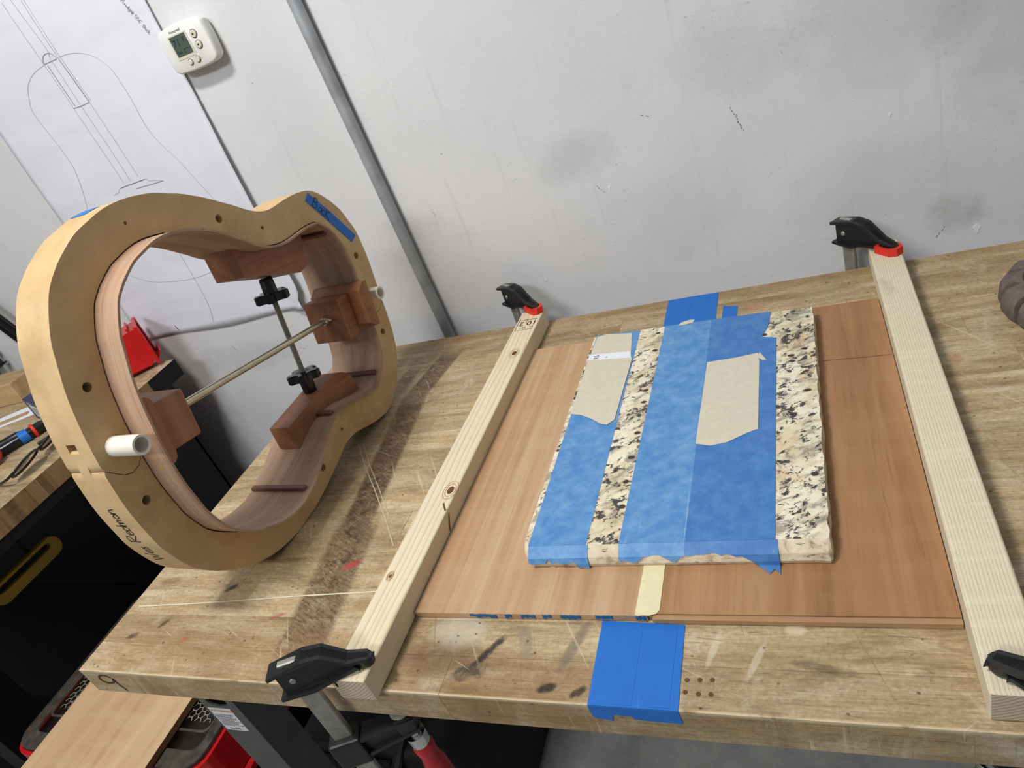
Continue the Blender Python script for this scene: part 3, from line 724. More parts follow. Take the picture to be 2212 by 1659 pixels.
# handwriting on the outer edge below the tail joint
TAILARC = [p for p in sel(OUT, lambda p: p[0] < -0.06 and p[1] < -0.02)]
if TAILARC[0][1] > TAILARC[-1][1]: TAILARC = TAILARC[::-1]
acc = [0.0]
for a, b in zip(TAILARC, TAILARC[1:]): acc.append(acc[-1] + (Vector(b) - Vector(a)).length)
def onarc(d):
    for i in range(len(acc) - 1):
        if acc[i + 1] >= d:
            k = (d - acc[i]) / (acc[i + 1] - acc[i]); a, b = Vector(TAILARC[i]), Vector(TAILARC[i + 1])
            q = a.lerp(b, k); tt = (b - a).normalized(); return q, Vector((-tt.y, tt.x))
    return Vector(TAILARC[-1]), Vector((-1, 0))
def edge_map(base, tmid):
    def f(x, y):
        q, nn = onarc(base + x)
        if nn.x > 0: nn = -nn
        q = q + nn * 0.0006; return (q.x, q.y, tmid - y)
    return f
ribbons('owner_handwriting', write('Wes Redmon', 0.0195, 0.40), 0.0013, edge_map(acc[-1] - 0.142, -0.026), 'ink', mold)
# blue tape wrapped over the outside of the lower bout
UPARC = [p for p in OUT if -0.075 < p[0] < -0.045 and p[1] > 0]
UPARC.sort()
bm = bmesh.new()
cols = [(bm.verts.new((p[0], p[1] + 0.0005, -0.030)), bm.verts.new((p[0], p[1] + 0.0005, -0.0605))) for p in UPARC]
for a, b in zip(cols, cols[1:]): bm.faces.new((a[0], b[0], b[1], a[1]))
bobj('edge_tape', bm, 'tape_fresh', mold)

# ------------------------------------------------------------------ guitar sides held in the mold
sides = thing('guitar_shell', 'bent mahogany guitar sides sitting inside the tan mold', 'guitar sides', mat=MW)
SO, SI = offset(OUT, 0.0495), offset(OUT, 0.0525)
def smooth(x, a, b):
    k = max(0.0, min(1.0, (x - a) / (b - a))); return k * k * (3 - 2 * k)
def front(s): return 0.040 - 0.034 * smooth(s, -0.02, 0.17)
def back(s): return front(s) - 0.122 + 0.012 * smooth(s, -0.1, 0.3)
N_ = len(SO); half_i = [[i % N_ for i in range(0, N_ // 2 + 1)], [i % N_ for i in range(N_ // 2, N_ + 1)]]
for idx in half_i:
    bm = bmesh.new(); rings = []
    for i in idx:
        (a, b), (c, d) = SO[i], SI[i]
        rings.append([bm.verts.new((a, b, front(a))), bm.verts.new((c, d, front(a))), bm.verts.new((c, d, back(a))), bm.verts.new((a, b, back(a)))])
    for A, B in zip(rings, rings[1:]):
        for k in range(4): bm.faces.new((A[k], A[(k + 1) % 4], B[(k + 1) % 4], B[k]))
    uvl = bm.loops.layers.uv.new('along_bend'); arc = {}; d_ = 0.0
    for q_, R4 in enumerate(rings):
        if q_: d_ += (R4[0].co - rings[q_ - 1][0].co).xy.length
        for v_ in R4: arc[v_] = d_
    for f_ in bm.faces:
        for l_ in f_.loops: l_[uvl].uv = (arc[l_.vert], l_.vert.co.z)
    bobj('side_panel', bm, 'side_veneer', sides, True)
def strip_at(s, sign, wdt=0.0085, hgt=0.0058, inset=0.010):
    best = min((i for i in range(N_) if SI[i][1] * sign > 0), key=lambda i: abs(SI[i][0] - s[0]) + abs(abs(SI[i][1]) - s[1]) * 0.7)
    a, b = Vector(SI[best - 1]), Vector(SI[(best + 1) % N_]); tdir = (b - a).normalized(); q = Vector((tdir.y, -tdir.x))
    c = Vector(SI[best]) + q * hgt * 0.5
    f0, b0 = front(SI[best][0]) - inset, back(SI[best][0]) + 0.004
    rot = Matrix(((tdir.x, q.x, 0), (tdir.y, q.y, 0), (0, 0, 1)))
    box('side_brace', (c.x, c.y, (f0 + b0) / 2), (wdt, hgt, f0 - b0), 'rosewood', sides, rot, 0.001)
for (s, sign) in (((0.02, 0.19), -1), ((0.15, 0.14), -1), ((0.285, 0.13), -1), ((0.285, 0.13), 1), ((-0.105, 0.17), 1)): strip_at(s, sign)
def rounded(x0, x1, y0, y1, r, n=5):
    out = []
    for cx, cy, a0 in ((x1 - r, y1 - r, 0), (x0 + r, y1 - r, PI / 2), (x0 + r, y0 + r, PI), (x1 - r, y0 + r, 1.5 * PI)):
        for k in range(n + 1): out.append((cx + r * math.cos(a0 + PI / 2 * k / n), cy + r * math.sin(a0 + PI / 2 * k / n)))
    return out
# tail block with rounded inner edges and the neck block with its chamfered face
prism('tail_block', [[(-.1572, -.048), (-.1400, -.048), (-.1345, -.043), (-.1330, -.036), (-.1330, .026), (-.1345, .033), (-.1400, .038), (-.1572, .038)]], -0.072, 0.020, 'mahogany_end', sides)
tube('glue_bead', [(-.1575, -.046, 0.020), (-.1572, -.02, 0.0215), (-.1572, 0.01, 0.0212), (-.1575, .036, 0.020)], 0.0022, 'dried_glue', sides, 8)
bm = bmesh.new()
add_prism(bm, [[(.3105, -.0450), (.3105, .0320), (.3000, .0320), (.2860, .0215), (.2860, -.0350), (.3000, -.0450)]], -0.086, 0.0195)
bobj('neck_block', bm, 'mahogany_end', sides)

# ------------------------------------------------------------------ spreader between tail and neck
lsp = thing('rod_spreader', 'long smooth steel rod with two mahogany blocks spreading the rim lengthways', 'spreader', mat=MW)
def cube_part(parent, x0, x1, y0, y1, z0, z1, mat, bev=0.003):
    return box('pressure_block', ((x0 + x1) / 2, (y0 + y1) / 2, (z0 + z1) / 2), (x1 - x0, y1 - y0, z1 - z0), mat, parent, None, bev, 2)
cube_part(lsp, -.1328, -.0880, -.037, .025, -0.060, 0.016, 'mahogany_end')
cube_part(lsp, .2550, .2858, -.0514, .0204, -0.080, -0.006, 'mahogany')
tube('smooth_rod', [(-.100, -.004, -0.018), (.258, -.011, -0.040)], 0.0052, 'zinc', lsp, 16)
wm = Matrix.Translation((.2490, -.0108, -0.0395)) @ Matrix.Rotation(PI / 2, 4, 'Y')
bm = bmesh.new(); add_lathe(bm, [(0.0054, 0.006), (0.0085, 0.006), (0.0078, -0.003), (0.0070, -0.0055), (0.0054, -0.0055)], wm, 18)
for sg in (-1, 1): add_box(bm, (.2460, -.0108 + sg * 0.003, -0.0395 + sg * 0.012), (0.006, 0.004, 0.012), Matrix.Rotation(sg * 0.25, 3, 'X'), 0.0015, 2)
bobj('wing_nut', bm, 'chrome', lsp, True)

# ------------------------------------------------------------------ spreader across the waist
wsp = thing('waist_spreader', 'threaded steel rod with black star knobs and mahogany blocks across the waist', 'spreader', mat=MW)
def waist_curve(s0, s1, sign, lift=0.0):
    pts = [(x, y) for x, y in SI if y * sign > 0 and s0 < x < s1]; pts.sort(); return [(x, y - sign * lift) for x, y in pts]
lowc = waist_curve(.088, .262, -1, 0.0005); upc = waist_curve(.098, .250, 1, 0.0005)
lo_poly = [(.083, -.121)] + [(.087, lowc[0][1] + .001)] + lowc[1:-1] + [(.2615, lowc[-1][1]), (.253, -.110), (.236, -.098), (.216, -.092)]
up_poly = [(.112, .107)] + [(.108, .150)] + [p for p in upc if p[0] > .115] + [(.252, .131), (.243, .086), (.222, .080)]
def soft_prism(name, poly, z0, z1, mat, parent):
    bm = bmesh.new(); add_prism(bm, [poly], z0, z1)
    return bobj(name, bm, mat, parent)
soft_prism('pressure_block', lo_poly, -0.071, -0.032, 'mahogany', wsp)
soft_prism('pressure_block', up_poly, -0.084, -0.026, 'mahogany', wsp)
RT = -0.051
def star_knob(parent, s, w0, sign):
    # five lobes and a hub; the axis runs along w
    outl = []
    for i in range(80):
        a = 2 * PI * i / 80; outl.append(((0.0228 + 0.0042 * math.tanh(3.0 * math.cos(5 * a))) * math.cos(a), (0.0228 + 0.0042 * math.tanh(3.0 * math.cos(5 * a))) * math.sin(a)))
    bm = bmesh.new()
    f = lambda x, y, z: (s + x, w0 + sign * z, RT + y)
    inn = [(x * 0.93, y * 0.93) for x, y in outl]
    add_prism(bm, [outl], 0.0015, 0.0125, f); add_prism(bm, [inn], 0.0, 0.014, f)
    mt = Matrix.Translation((s, w0, RT)) @ Matrix.Rotation(-sign * PI / 2, 4, 'X')
    add_lathe(bm, [(0, 0), (0.0115, 0.0), (0.0105, 0.034), (0.0095, 0.036), (0, 0.036)], mt, 20)
    return bobj('star_knob', bm, 'black_plastic', parent, True)
star_knob(wsp, .172, .054, 1); star_knob(wsp, .172, -.066, -1)
bm = bmesh.new(); n = 0
pts = []; rad = []
z = -.075
while z < .060:
    pts.append((.172, z, RT)); rad.append(0.0046 if n % 2 else 0.0037); n += 1; z += 0.0008
add_tube(bm, pts, rad, 12); bobj('threaded_rod', bm, 'steel', wsp, True)

# ------------------------------------------------------------------ lumber battens
def batten(name, label, x0, x1, y0, y1, z1, mat, skew=0.0):
    o = thing(name, label, 'board', ((x0 + x1) / 2, (y0 + y1) / 2, 0))
    bm = bmesh.new(); add_box(bm, (0, 0, z1 / 2 + 0.0002), (x1 - x0, y1 - y0, z1), None, 0.0028, 3)
    for f in bm.faces:
        if abs(f.normal.y) > 0.9: f.material_index = 1
    if skew:
        for v in bm.verts: v.co.x += v.co.y * skew
    me = bpy.data.meshes.new('lumber'); bm.to_mesh(me); bm.free()
    return o, link('lumber', me, [mat, 'pine_end'], o)
lb, _ = batten('lumber_batten', 'knotty pine batten with printed stamp, clamped beside the brown panel', 0.4402, 0.4845, -0.0120, 0.7450, 0.0335, 'pine', 0.0045)
bx = lb.location
for (x, y, r) in [(0.469, 0.600, 0.0042), (0.4752, 0.2674, 0.0048), (0.4496, 0.1238, 0.0020)]:
    kn = lathe('knot', [(0, 0.0003), (r, 0.0003), (r * 1.05, -0.002)], 'knot_wood', lb, Matrix.Translation((x - bx.x, y - bx.y, 0.0336)) @ Matrix.Diagonal((1, 1.5, 1, 1)), 16)
    ribbons('knot_ring', [[(x - bx.x + r * q * math.cos(a), y - bx.y + r * q * 1.7 * math.sin(a)) for a in [2 * PI * i / 22 for i in range(23)]] for q in (1.5, 2.1)], 0.0007, lambda a, b: (a, b, 0.0340), 'amber_wood', lb)
# bark crack on the right arris
ribbons('bark_crack', [[(0.4742 - bx.x, 0.2434 - bx.y), (0.478 - bx.x, 0.236 - bx.y), (0.4825 - bx.x, 0.229 - bx.y)]], 0.0022, lambda a, b: (a, b, 0.0340), 'knot_wood', lb)
ribbons('bark_crack', [[(0.231 - bx.y, 0.028), (0.222 - bx.y, 0.018), (0.217 - bx.y, 0.010)]], 0.0020, lambda a, b: (0.4848 - bx.x, a, b), 'knot_wood', lb)
# grade stamp, read from the far side
def stampf(x, y): return (0.4845 - x - bx.x, 0.7060 - y - bx.y, 0.0340)
print_text('stamp_number', '10.2', 0.0205, stampf, 'ink', lb)
print_text('stamp_line', 'LL  T21', 0.0085, lambda x, y: stampf(x + 0.004, y + 0.019), 'ink', lb)
print_text('stamp_small', 'WESTERN IN', 0.0062, lambda x, y: stampf(x + 0.002, y - 0.0085), 'ink', lb)
lathe('nail_mark', [(0, 0.0004), (0.0022, 0.0003), (0.0026, -0.001)], 'gap_dark', lb, Matrix.Translation((0.4448 - bx.x, -0.0121 - bx.y, 0.0255)) @ Matrix.Rotation(PI / 2, 4, 'X') @ Matrix.Diagonal((0.6, 1.6, 1, 1)), 12)
ribbons('stamp_frame', [[(0.0375, -0.016), (0.0375, 0.0285), (0.003, 0.0285)]], 0.0010, stampf, 'ink', lb)
rb, _ = batten('lumber_batten', 'pale straight-grained batten with bare end, clamped at the panel\'s other side', 1.0212, 1.0625, 0.0095, 0.7720, 0.0335, 'pale_pine')

# ------------------------------------------------------------------ guitar plate (panel in two halves) under the slab
pan = thing('guitar_plate', 'reddish brown two-piece mahogany panel lying under the granite slab', 'wood panel', (0.75, 0.37, 0.0006))
PZ = 0.0080
box('plate_half', ((0.4848 + 0.7535) / 2 - 0.75, (0.0925 + 0.6455) / 2 - 0.37, PZ / 2), (0.7535 - 0.4848 - 0.0002, 0.553, PZ), 'plate_light', pan, None, 0.0004)
box('plate_half', ((0.7535 + 1.0205) / 2 - 0.75, (0.0955 + 0.6455) / 2 - 0.37, PZ / 2), (1.0205 - 0.7535 - 0.0002, 0.550, PZ - 0.0002), 'plate_dark', pan, None, 0.0004)
box('edge_shim', ((0.7590 + 1.0205) / 2 - 0.75, 0.0925 - 0.37, 0.0032), (1.0205 - 0.7590, 0.0058, 0.0064), 'shim_wood', pan, None, 0.0006)
pm_ = [(0.7429, 0.168), (0.7653, 0.168), (0.7658, 0.0990), (0.7628, 0.0945), (0.7590, 0.0935), (0.7560, 0.0920), (0.7500, 0.0925), (0.7450, 0.0915), (0.7416, 0.0930)]
prism('masking_tape', [[(x - 0.75, y - 0.37) for x, y in pm_]], PZ + 0.0002, PZ + 0.0006, 'masking', pan)
for (x0, x1) in [(0.556, 0.588), (0.598, 0.606), (0.617, 0.633), (0.642, 0.652), (0.662, 0.684), (0.700, 0.718), (0.742, 0.752)]:
    n_ = 10; top = [(x0 + (x1 - x0) * k / n_, PZ - 0.0003 - rng.uniform(0, 0.0018)) for k in range(n_ + 1)]; bot = [(x1 - (x1 - x0) * k / n_, 0.0004 + rng.uniform(0, 0.0035)) for k in range(n_ + 1)]
    prism('tape_scrap', [[(x - 0.75, z) for x, z in top + bot]], 0.0002, 0.0007, 'tape_dark', pan, lambda x, y, z: (x, 0.0925 - 0.37 - z, y))
ribbons('shading_band', [[(0.188, 0.131), (0.230, 0.1285), (0.269, 0.127)]], 0.0012, lambda x, y: (x, y, PZ + 0.0003), 'rosewood', pan)  # dark line painted in for a soft dim band of shading

# ------------------------------------------------------------------ granite slab
G0 = PZ + 0.0008; G1 = 0.0285
slab = thing('granite_slab', 'speckled cream granite slab used as a weight on the panel', 'granite slab', (0.765, 0.385, G0))
sx, sy = 0.765, 0.385
def slab_loops():
    r = random.Random(5); bot = []
    bot += [(0.6030, y) for y in (0.622, 0.55, 0.40, 0.28, 0.200)]
    for k in range(7):
        a = PI + PI / 2 * k / 6; bot.append((0.6220 + 0.019 * math.cos(a), 0.1760 + 0.0200 * math.sin(a)))
    bot += [(x, 0.1545 + r.uniform(-0.0004, 0.0004)) for x in (0.68, 0.74, 0.80, 0.86, 0.915)]
    bot += [(0.9245, 0.1535), (0.9270, 0.1565)]
    y = 0.17
    while y < 0.612: bot.append((0.9270 + (y - 0.15) * 0.0165 + r.uniform(-0.0010, 0.0010), y)); y += 0.012
    bot += [(0.9345, 0.6135), (0.90, 0.6155), (0.82, 0.6190), (0.72, 0.6225), (0.64, 0.6250)]
    return bot
SB = slab_loops()
def inset_y(p, k):  # rounded nose along the front, small arris elsewhere
    x, y = p
    fr = max(0.0, min(1.0, (0.200 - y) / 0.045))
    dx = 0.002 * k if x < 0.62 else (-0.0015 * k if x > 0.92 else 0)
    return (x + dx, y + 0.0145 * k * fr - (0.001 * k if y > 0.6 else 0))
bm = bmesh.new(); rings = []
for zz, k in ((0.0, 0.12), (0.005, 0.0), (0.0125, 0.18), (0.0165, 0.55), (G1 - G0, 1.0)):
    rings.append([bm.verts.new((inset_y(p, k)[0] - sx, inset_y(p, k)[1] - sy, zz)) for p in SB])
for i, (A, B) in enumerate(zip(rings, rings[1:])):
    for k in range(len(A)):
        f = bm.faces.new((A[k], A[(k + 1) % len(A)], B[(k + 1) % len(A)], B[k])); f.material_index = 1
for vv, mi in ((rings[0], 1), (rings[-1], 0)):
    for tri in tessellate_polygon([[v.co for v in vv]]):
        bm.faces.new([vv[i] for i in tri]).material_index = mi
bobj('stone', bm, ['granite', 'granite_edge'], slab)
def slab_tape(name, top, x0, x1, drop, mat, zoff, seed):
    """tape on the top of the slab, folded over the front nose with a torn end"""
    r = random.Random(seed); o = prism(name, [[(x - sx, y - sy) for x, y in top]], G1 - G0 + zoff, G1 - G0 + zoff + 0.0003, mat, slab)
    n_ = 18; bm = bmesh.new(); cols = []
    for k in range(n_ + 1):
        x = x0 + (x1 - x0) * k / n_; d = drop(k / n_) + r.uniform(-0.0012, 0.0012)
        path = [(0.1690, G1 - G0 + zoff + 0.0003), (0.1636, 0.0170), (0.1568, 0.0128), (0.1538, 0.0062), (0.1535, 0.0012), (0.149, 0.0006), (0.1420, 0.0004)]
        col = []; acc_ = 0.0
        for (ya, za), (yb, zb) in zip(path, path[1:]):
            L = math.hypot(yb - ya, zb - za)
            col.append((ya, za))
            if acc_ + L >= d:
                q = (d - acc_) / L; col.append((ya + (yb - ya) * q, za + (zb - za) * q)); break
            acc_ += L
        while len(col) < 7: col.append(col[-1])
        cols.append([bm.verts.new((x - sx, y - 0.0005 - sy, z + 0.0003)) for y, z in col[:7]])
    for A, B in zip(cols, cols[1:]):
        for i in range(6): bm.faces.new((A[i], B[i], B[i + 1], A[i + 1]))
    bmesh.ops.remove_doubles(bm, verts=bm.verts, dist=1e-6)
    bobj('torn_end', bm, mat, o)
    return o
slab_tape('blue_tape', [(0.6120, 0.1690), (0.6087, 0.6245), (0.6814, 0.6215), (0.6809, 0.1690)], 0.6130, 0.6835, lambda q: 0.0205 + (0.006 if q > 0.8 else 0) - (0.006 if 0.28 < q < 0.36 else 0), 'tape_worn', 0.0001, 1)
slab_tape('blue_tape', [(0.7177, 0.1690), (0.7205, 0.6215), (0.7922, 0.6200), (0.7895, 0.1690)], 0.7180, 0.7890, lambda q: 0.0165 + 0.004 * math.sin(9 * q) - (0.004 if q > 0.86 else 0), 'tape_worn', 0.0001, 2)
slab_tape('blue_tape', [(0.7888, 0.1690), (0.7900, 0.40), (0.7917, 0.6200), (0.8771, 0.6165), (0.8750, 0.590), (0.8715, 0.570), (0.8641, 0.5501), (0.8837, 0.5422), (0.8769, 0.1690)], 0.7885, 0.8790, lambda q: 0.0150 - 0.002 * math.sin(6 * q) + (0.022 * smooth(q, 0.62, 0.95)), 'tape_mid', 0.0004, 3)
# pale card pieces stuck on the tape
def patch(poly, mat, z0, th_=0.0006):
    return prism('card_patch' if mat == 'kraft' else 'paper_strip', [[(x - sx, y - sy) for x, y in poly]], G1 - G0 + z0, G1 - G0 + z0 + th_, mat, slab)
patch([(0.6109, 0.6190), (0.6250, 0.6235), (0.6380, 0.6205), (0.6690, 0.6150), (0.6756, 0.5560), (0.6089, 0.5635)], 'kraft', 0.0006)
ps = patch([(0.6070, 0.5664), (0.6744, 0.5600), (0.6783, 0.5400), (0.6084, 0.5500)], 'paper_white', 0.0007)
print_text('strip_text', 'R5', 0.0125, lambda x, y: (0.6245 - sx - y * 0.9, 0.5505 - sy + x * 0.8, G1 - G0 + 0.0015), 'ink', ps)
print_text('strip_text', 'a', 0.0075, lambda x, y: (0.6390 - sx - y * 0.9, 0.5510 - sy + x * 0.8, G1 - G0 + 0.0015), 'ink', ps)
patch([(0.6086, 0.5508), (0.6799, 0.5405), (0.6772, 0.3905), (0.6686, 0.3809), (0.6583, 0.3845), (0.6433, 0.398), (0.6256, 0.4092), (0.6088, 0.4141)], 'kraft', 0.0010)
patch([(0.7923, 0.5016), (0.8278, 0.5035), (0.8600, 0.5085), (0.8615, 0.4893), (0.8605, 0.3435), (0.8485, 0.3383), (0.8251, 0.3235), (0.8066, 0.32), (0.7888, 0.3257)], 'kraft', 0.0008)
patch([(0.8575, 0.4885), (0.8617, 0.5100), (0.8706, 0.4885), (0.8650, 0.4895), (0.8610, 0.4960)], 'kraft', 0.0011)
prism('card_scrap', [[(x - sx, y - sy) for x, y in [(0.742, 0.6155), (0.7455, 0.6240), (0.758, 0.6285), (0.7660, 0.6270), (0.764, 0.6190), (0.752, 0.6165)]]], G1 - G0 + 0.0006, G1 - G0 + 0.0012, 'kraft', slab)

# ------------------------------------------------------------------ blue tape strips on the bench
def bench_tape(label, poly, lines, z=0.0002, extra=None):
    cx = sum(p[0] for p in poly) / len(poly); cy = sum(p[1] for p in poly) / len(poly)
    o = thing('painters_tape', label, 'tape', (cx, cy, z))
    prism('strip', [[(x - cx, y - cy) for x, y in poly]], 0, 0.0003, 'tape_fresh', o)
    for i, x in enumerate(lines):
        y0 = min(p[1] for p in poly) + 0.002; y1 = max(p[1] for p in poly) - 0.010
        prism('tape_overlap', [[(x - cx, y0 - cy), (x + 0.018 - cx, y0 - cy), (x + 0.018 - cx, y1 - cy), (x - cx, y1 - cy)]], 0.00032, 0.00055, 'tape_fresh', o)
    return o
tpo = bench_tape('wide blue tape band folded over the front edge of the bench', [(0.7062, 0.0920), (0.7897, 0.0885), (0.7911, -0.0003), (0.7081, -0.0003)], [0.731, 0.765], 0.0003)
lo_ = tpo.location
fold = [(0.7081, 0.0), (0.7911, 0.0), (0.7915, -0.0185), (0.776, -0.0180), (0.762, -0.0178), (0.748, -0.0165), (0.7475, -0.0125), (0.729, -0.0120), (0.7275, -0.0215), (0.720, -0.0205), (0.710, -0.0185), (0.7085, -0.012)]
prism('folded_end', [[(x - lo_.x, z - lo_.z) for x, z in fold]], 0.0003, 0.0007, 'tape_fresh', tpo, lambda x, y, z: (x, -z - lo_.y, y))
bench_tape('wide blue tape band at the wall side of the bench behind the granite', [(0.7062, 0.6480), (0.706, 0.7600), (0.7906, 0.7600), (0.7903, 0.6480)], [0.728], 0.0003)
bench_tape('short blue tape tab on the bench just behind the granite', [(0.799, 0.6480), (0.8009, 0.7111), (0.8075, 0.7050), (0.816, 0.7030), (0.8238, 0.7020), (0.8218, 0.6480)], [], 0.0003)

# ------------------------------------------------------------------ bar clamps
def clamp(label, pos, ang, ztip, cap, drop=0.32, low=-0.046, L=0.108, screw=0.085):
    """origin: bar axis at bench level; jaw points along local +x at ztip"""
    o = thing('bar_clamp', label, 'clamp', mat=Matrix.Translation(pos) @ Matrix.Rotation(ang, 4, 'Z'), group='bar clamps holding the battens down')
    z = ztip
    # fixed jaw: thin web between two flanges, box head at the bar
    top = [(-.024, z + .034), (.016, z + .041), (.036, z + .038), (L - .024, z + .018), (L - .004, z + .0125), (L, z + .009)]
    bot = [(L, z + .001), (L - .016, z + .001), (L - .019, z + .005), (.030, z - .001 if not cap else z + .002), (.012, z - .005), (-.024, z - .003)]
    bm = bmesh.new(); xz = lambda x, y, zz: (x, zz, y)
    web = [(-.018, z + .032)] + top[1:5] + [(L - .002, z + .006)] + [(L - .017, z + .004), (.028, z + .002), (.010, z - .002), (-.018, z)]
    add_prism(bm, [web], -0.0055, 0.0055, xz)
    def flange(line, hw, t_):
        up = [(x, zz) for x, zz in line]; lo2 = [(x, zz - t_) for x, zz in line][::-1]
        add_prism(bm, [up + lo2], -hw, hw, xz)
    flange(top, 0.0105, 0.0045); flange([(x, zz + 0.004) for x, zz in bot[::-1][:5]], 0.0105, 0.004)
    add_lathe(bm, [(0, 0), (0.0085, 0.0), (0.0095, 0.003), (0.0095, 0.010), (0, 0.0115)], Matrix.Translation((L - 0.009, 0, z + 0.0005)), 16)
    for v in bm.verts:
        v.co.y *= 1.0 - 0.22 * smooth(v.co.x, 0.02, L)
        if v.co.x > L - 0.006 and v.co.z > z + 0.0125 - 0.006: v.co.y *= 1.0 - 0.55 * min(1.0, (v.co.x - L + 0.006) / 0.006)
    jaw = bobj('jaw', bm, 'black_paint', o)
    lathe('rivet', [(0, 0.0016), (0.003, 0.0012), (0.0038, 0)], 'steel', jaw, Matrix.Translation((-.004, -0.0057, z + .016)) @ Matrix.Rotation(PI / 2, 4, 'X'), 14)
    box('bar', (0, 0, (z + 0.0405 - drop) / 2), (0.0215, 0.0075, z + 0.0405 + drop), 'steel', o, None, 0.0012)
    if cap:
        bm = bmesh.new()
        outl = [(-.020, -.011), (.006, -.0125), (.0155, -.006), (.0155, .006), (.006, .0125), (-.020, .011)]
        add_prism(bm, [outl, [(x * 0.72 - 0.001, y * 0.72) for x, y in outl]], 0.002, 0.0115); add_prism(bm, [outl], 0, 0.002)
        for v in bm.verts: v.co = Vector((v.co.x + L - 0.010, v.co.y, v.co.z + z - 0.0022))
        bobj('pad_cap', bm, 'red_cap', o)
    # sliding arm below the bench with its screw and handle
    zl = low - 0.032
    bm = bmesh.new()
    add_box(bm, (0.0, 0, zl), (0.036, 0.026, 0.042), None, 0.003, 2)
    armp = [(.010, zl + .016), (screw + .010, zl + .020), (screw + .012, zl + .002), (.014, zl - .014)]
    add_prism(bm, [armp], -0.006, 0.006, xz)
    add_prism(bm, [[(.010, zl + .017), (screw + .012, zl + .022), (screw + .012, zl + .018), (.010, zl + .012)]], -0.011, 0.011, xz)
    add_prism(bm, [[(.012, zl - .010), (screw + .012, zl + .004), (screw + .012, zl), (.012, zl - .015)]], -0.011, 0.011, xz)
    add_box(bm, (screw, 0, zl + .010), (0.022, 0.020, 0.026), None, 0.003, 2)
    bobj('sliding_arm', bm, 'black_paint', o)
    pts = []; rad = []; zz = zl - 0.024; k = 0
    while zz < low - 0.012: pts.append((screw, 0, zz)); rad.append(0.0058 if k % 2 else 0.0047); k += 1; zz += 0.0013
    bm = bmesh.new(); add_tube(bm, pts, rad, 14); bobj('screw', bm, 'chrome', o, True)
    lathe('swivel_pad', [(0, 0), (0.011, 0), (0.012, -0.004), (0.008, -0.010), (0, -0.012)], 'steel', o, Matrix.Translation((screw, 0, low + 0.0015)), 18)
    hz = zl - 0.024
    hd = lathe('handle', [(0.0095, 0), (0.0105, -0.004), (0.0125, -0.012), (0.0115, -0.022), (0.0105, -0.030), (0.0140, -0.050), (0.0145, -0.080), (0.0125, -0.105), (0.0080, -0.113), (0, -0.115)], 'red_handle', o, Matrix.Translation((screw, 0, hz)), 20)
    lathe('ferrule', [(0.0062, 0.012), (0.0118, 0.012), (0.0120, -0.004), (0.0112, -0.006)], 'chrome', hd, Matrix.Translation((screw, 0, hz)), 20)
    return o
clamp('bar clamp at front left with bare black jaw on the knotty batten', (0.4130, -0.0200, 0), math.radians(24), 0.0345, False, 0.30, L=0.080, screw=0.070)
clamp('black bar clamp with red pad cap at the wall end of the knotty batten', (0.4120, 0.7860, 0), math.radians(-38), 0.0365, True, L=0.086)
clamp('black bar clamp with red pad cap at the wall end of the pale batten', (0.9965, 0.7860, 0), math.radians(-48), 0.0365, True, L=0.088)
clamp('bar clamp at the front right, only its black jaw tip in view', (1.0960, -0.0190, 0), math.radians(143), 0.0345, False, 0.30, L=0.088)

# ------------------------------------------------------------------ paper plan on the wall
plan = thing('paper_plan', 'large white paper with a pencil guitar plan taped to the wall', 'paper', (-0.33, WALL, 0.09))
PX0, PX1, PZ0, PZ1 = -0.603, -0.069, 0.092, 1.05
def paper_y(x, z):
    u_ = (x - PX0) / (PX1 - PX0); h = (z - PZ0) / (PZ1 - PZ0)
    y = WALL - 0.0014
    y -= 0.016 * smooth(u_, 0.86, 1.0) ** 1.5 * (0.35 + 0.65 * smooth(h, 0.65, 0.05))
    y -= 0.0008 * (1 - smooth(h, 0.0, 0.10)) * (0.4 + 0.6 * u_)
    y -= (0.0009 * math.sin(17 * x + 9 * z) + 0.0006 * math.sin(31 * z - 7 * x)) * smooth(h, 0.0, 0.2)
    return min(y - 0.0006, WALL - 0.0012)
bm = bmesh.new(); nx, nz = 40, 60; gr = []
for j in range(nz + 1):
    row = []
    for i in range(nx + 1):
        u_, h = i / nx, j / nz
        z = PZ0 + (PZ1 - PZ0) * h; x = PX0 + (PX1 - PX0) * u_
        if j == 0 and i == nx: x -= 0.012
        if i == nx: x -= 0.028 * smooth(h, 0.06, 0.0)
        if j == 0: z += 0.004 * math.sin(9 * u_)
        row.append(bm.verts.new((x + 0.33, paper_y(x, z) - WALL, z - 0.09)))
    gr.append(row)
for j in range(nz):
    for i in range(nx): bm.faces.new((gr[j][i], gr[j][i + 1], gr[j + 1][i + 1], gr[j + 1][i]))
sheet = bobj('sheet', bm, 'plan_paper', plan, True, False)
so = sheet.modifiers.new('paper_thickness', 'SOLIDIFY'); so.thickness = 0.0004
pf = lambda x, z: (x + 0.33, paper_y(x, z) - 0.0008 - WALL, z - 0.09)
def cm(P, k=5): return [(p[0], p[1]) for p in catmull(P, k)]
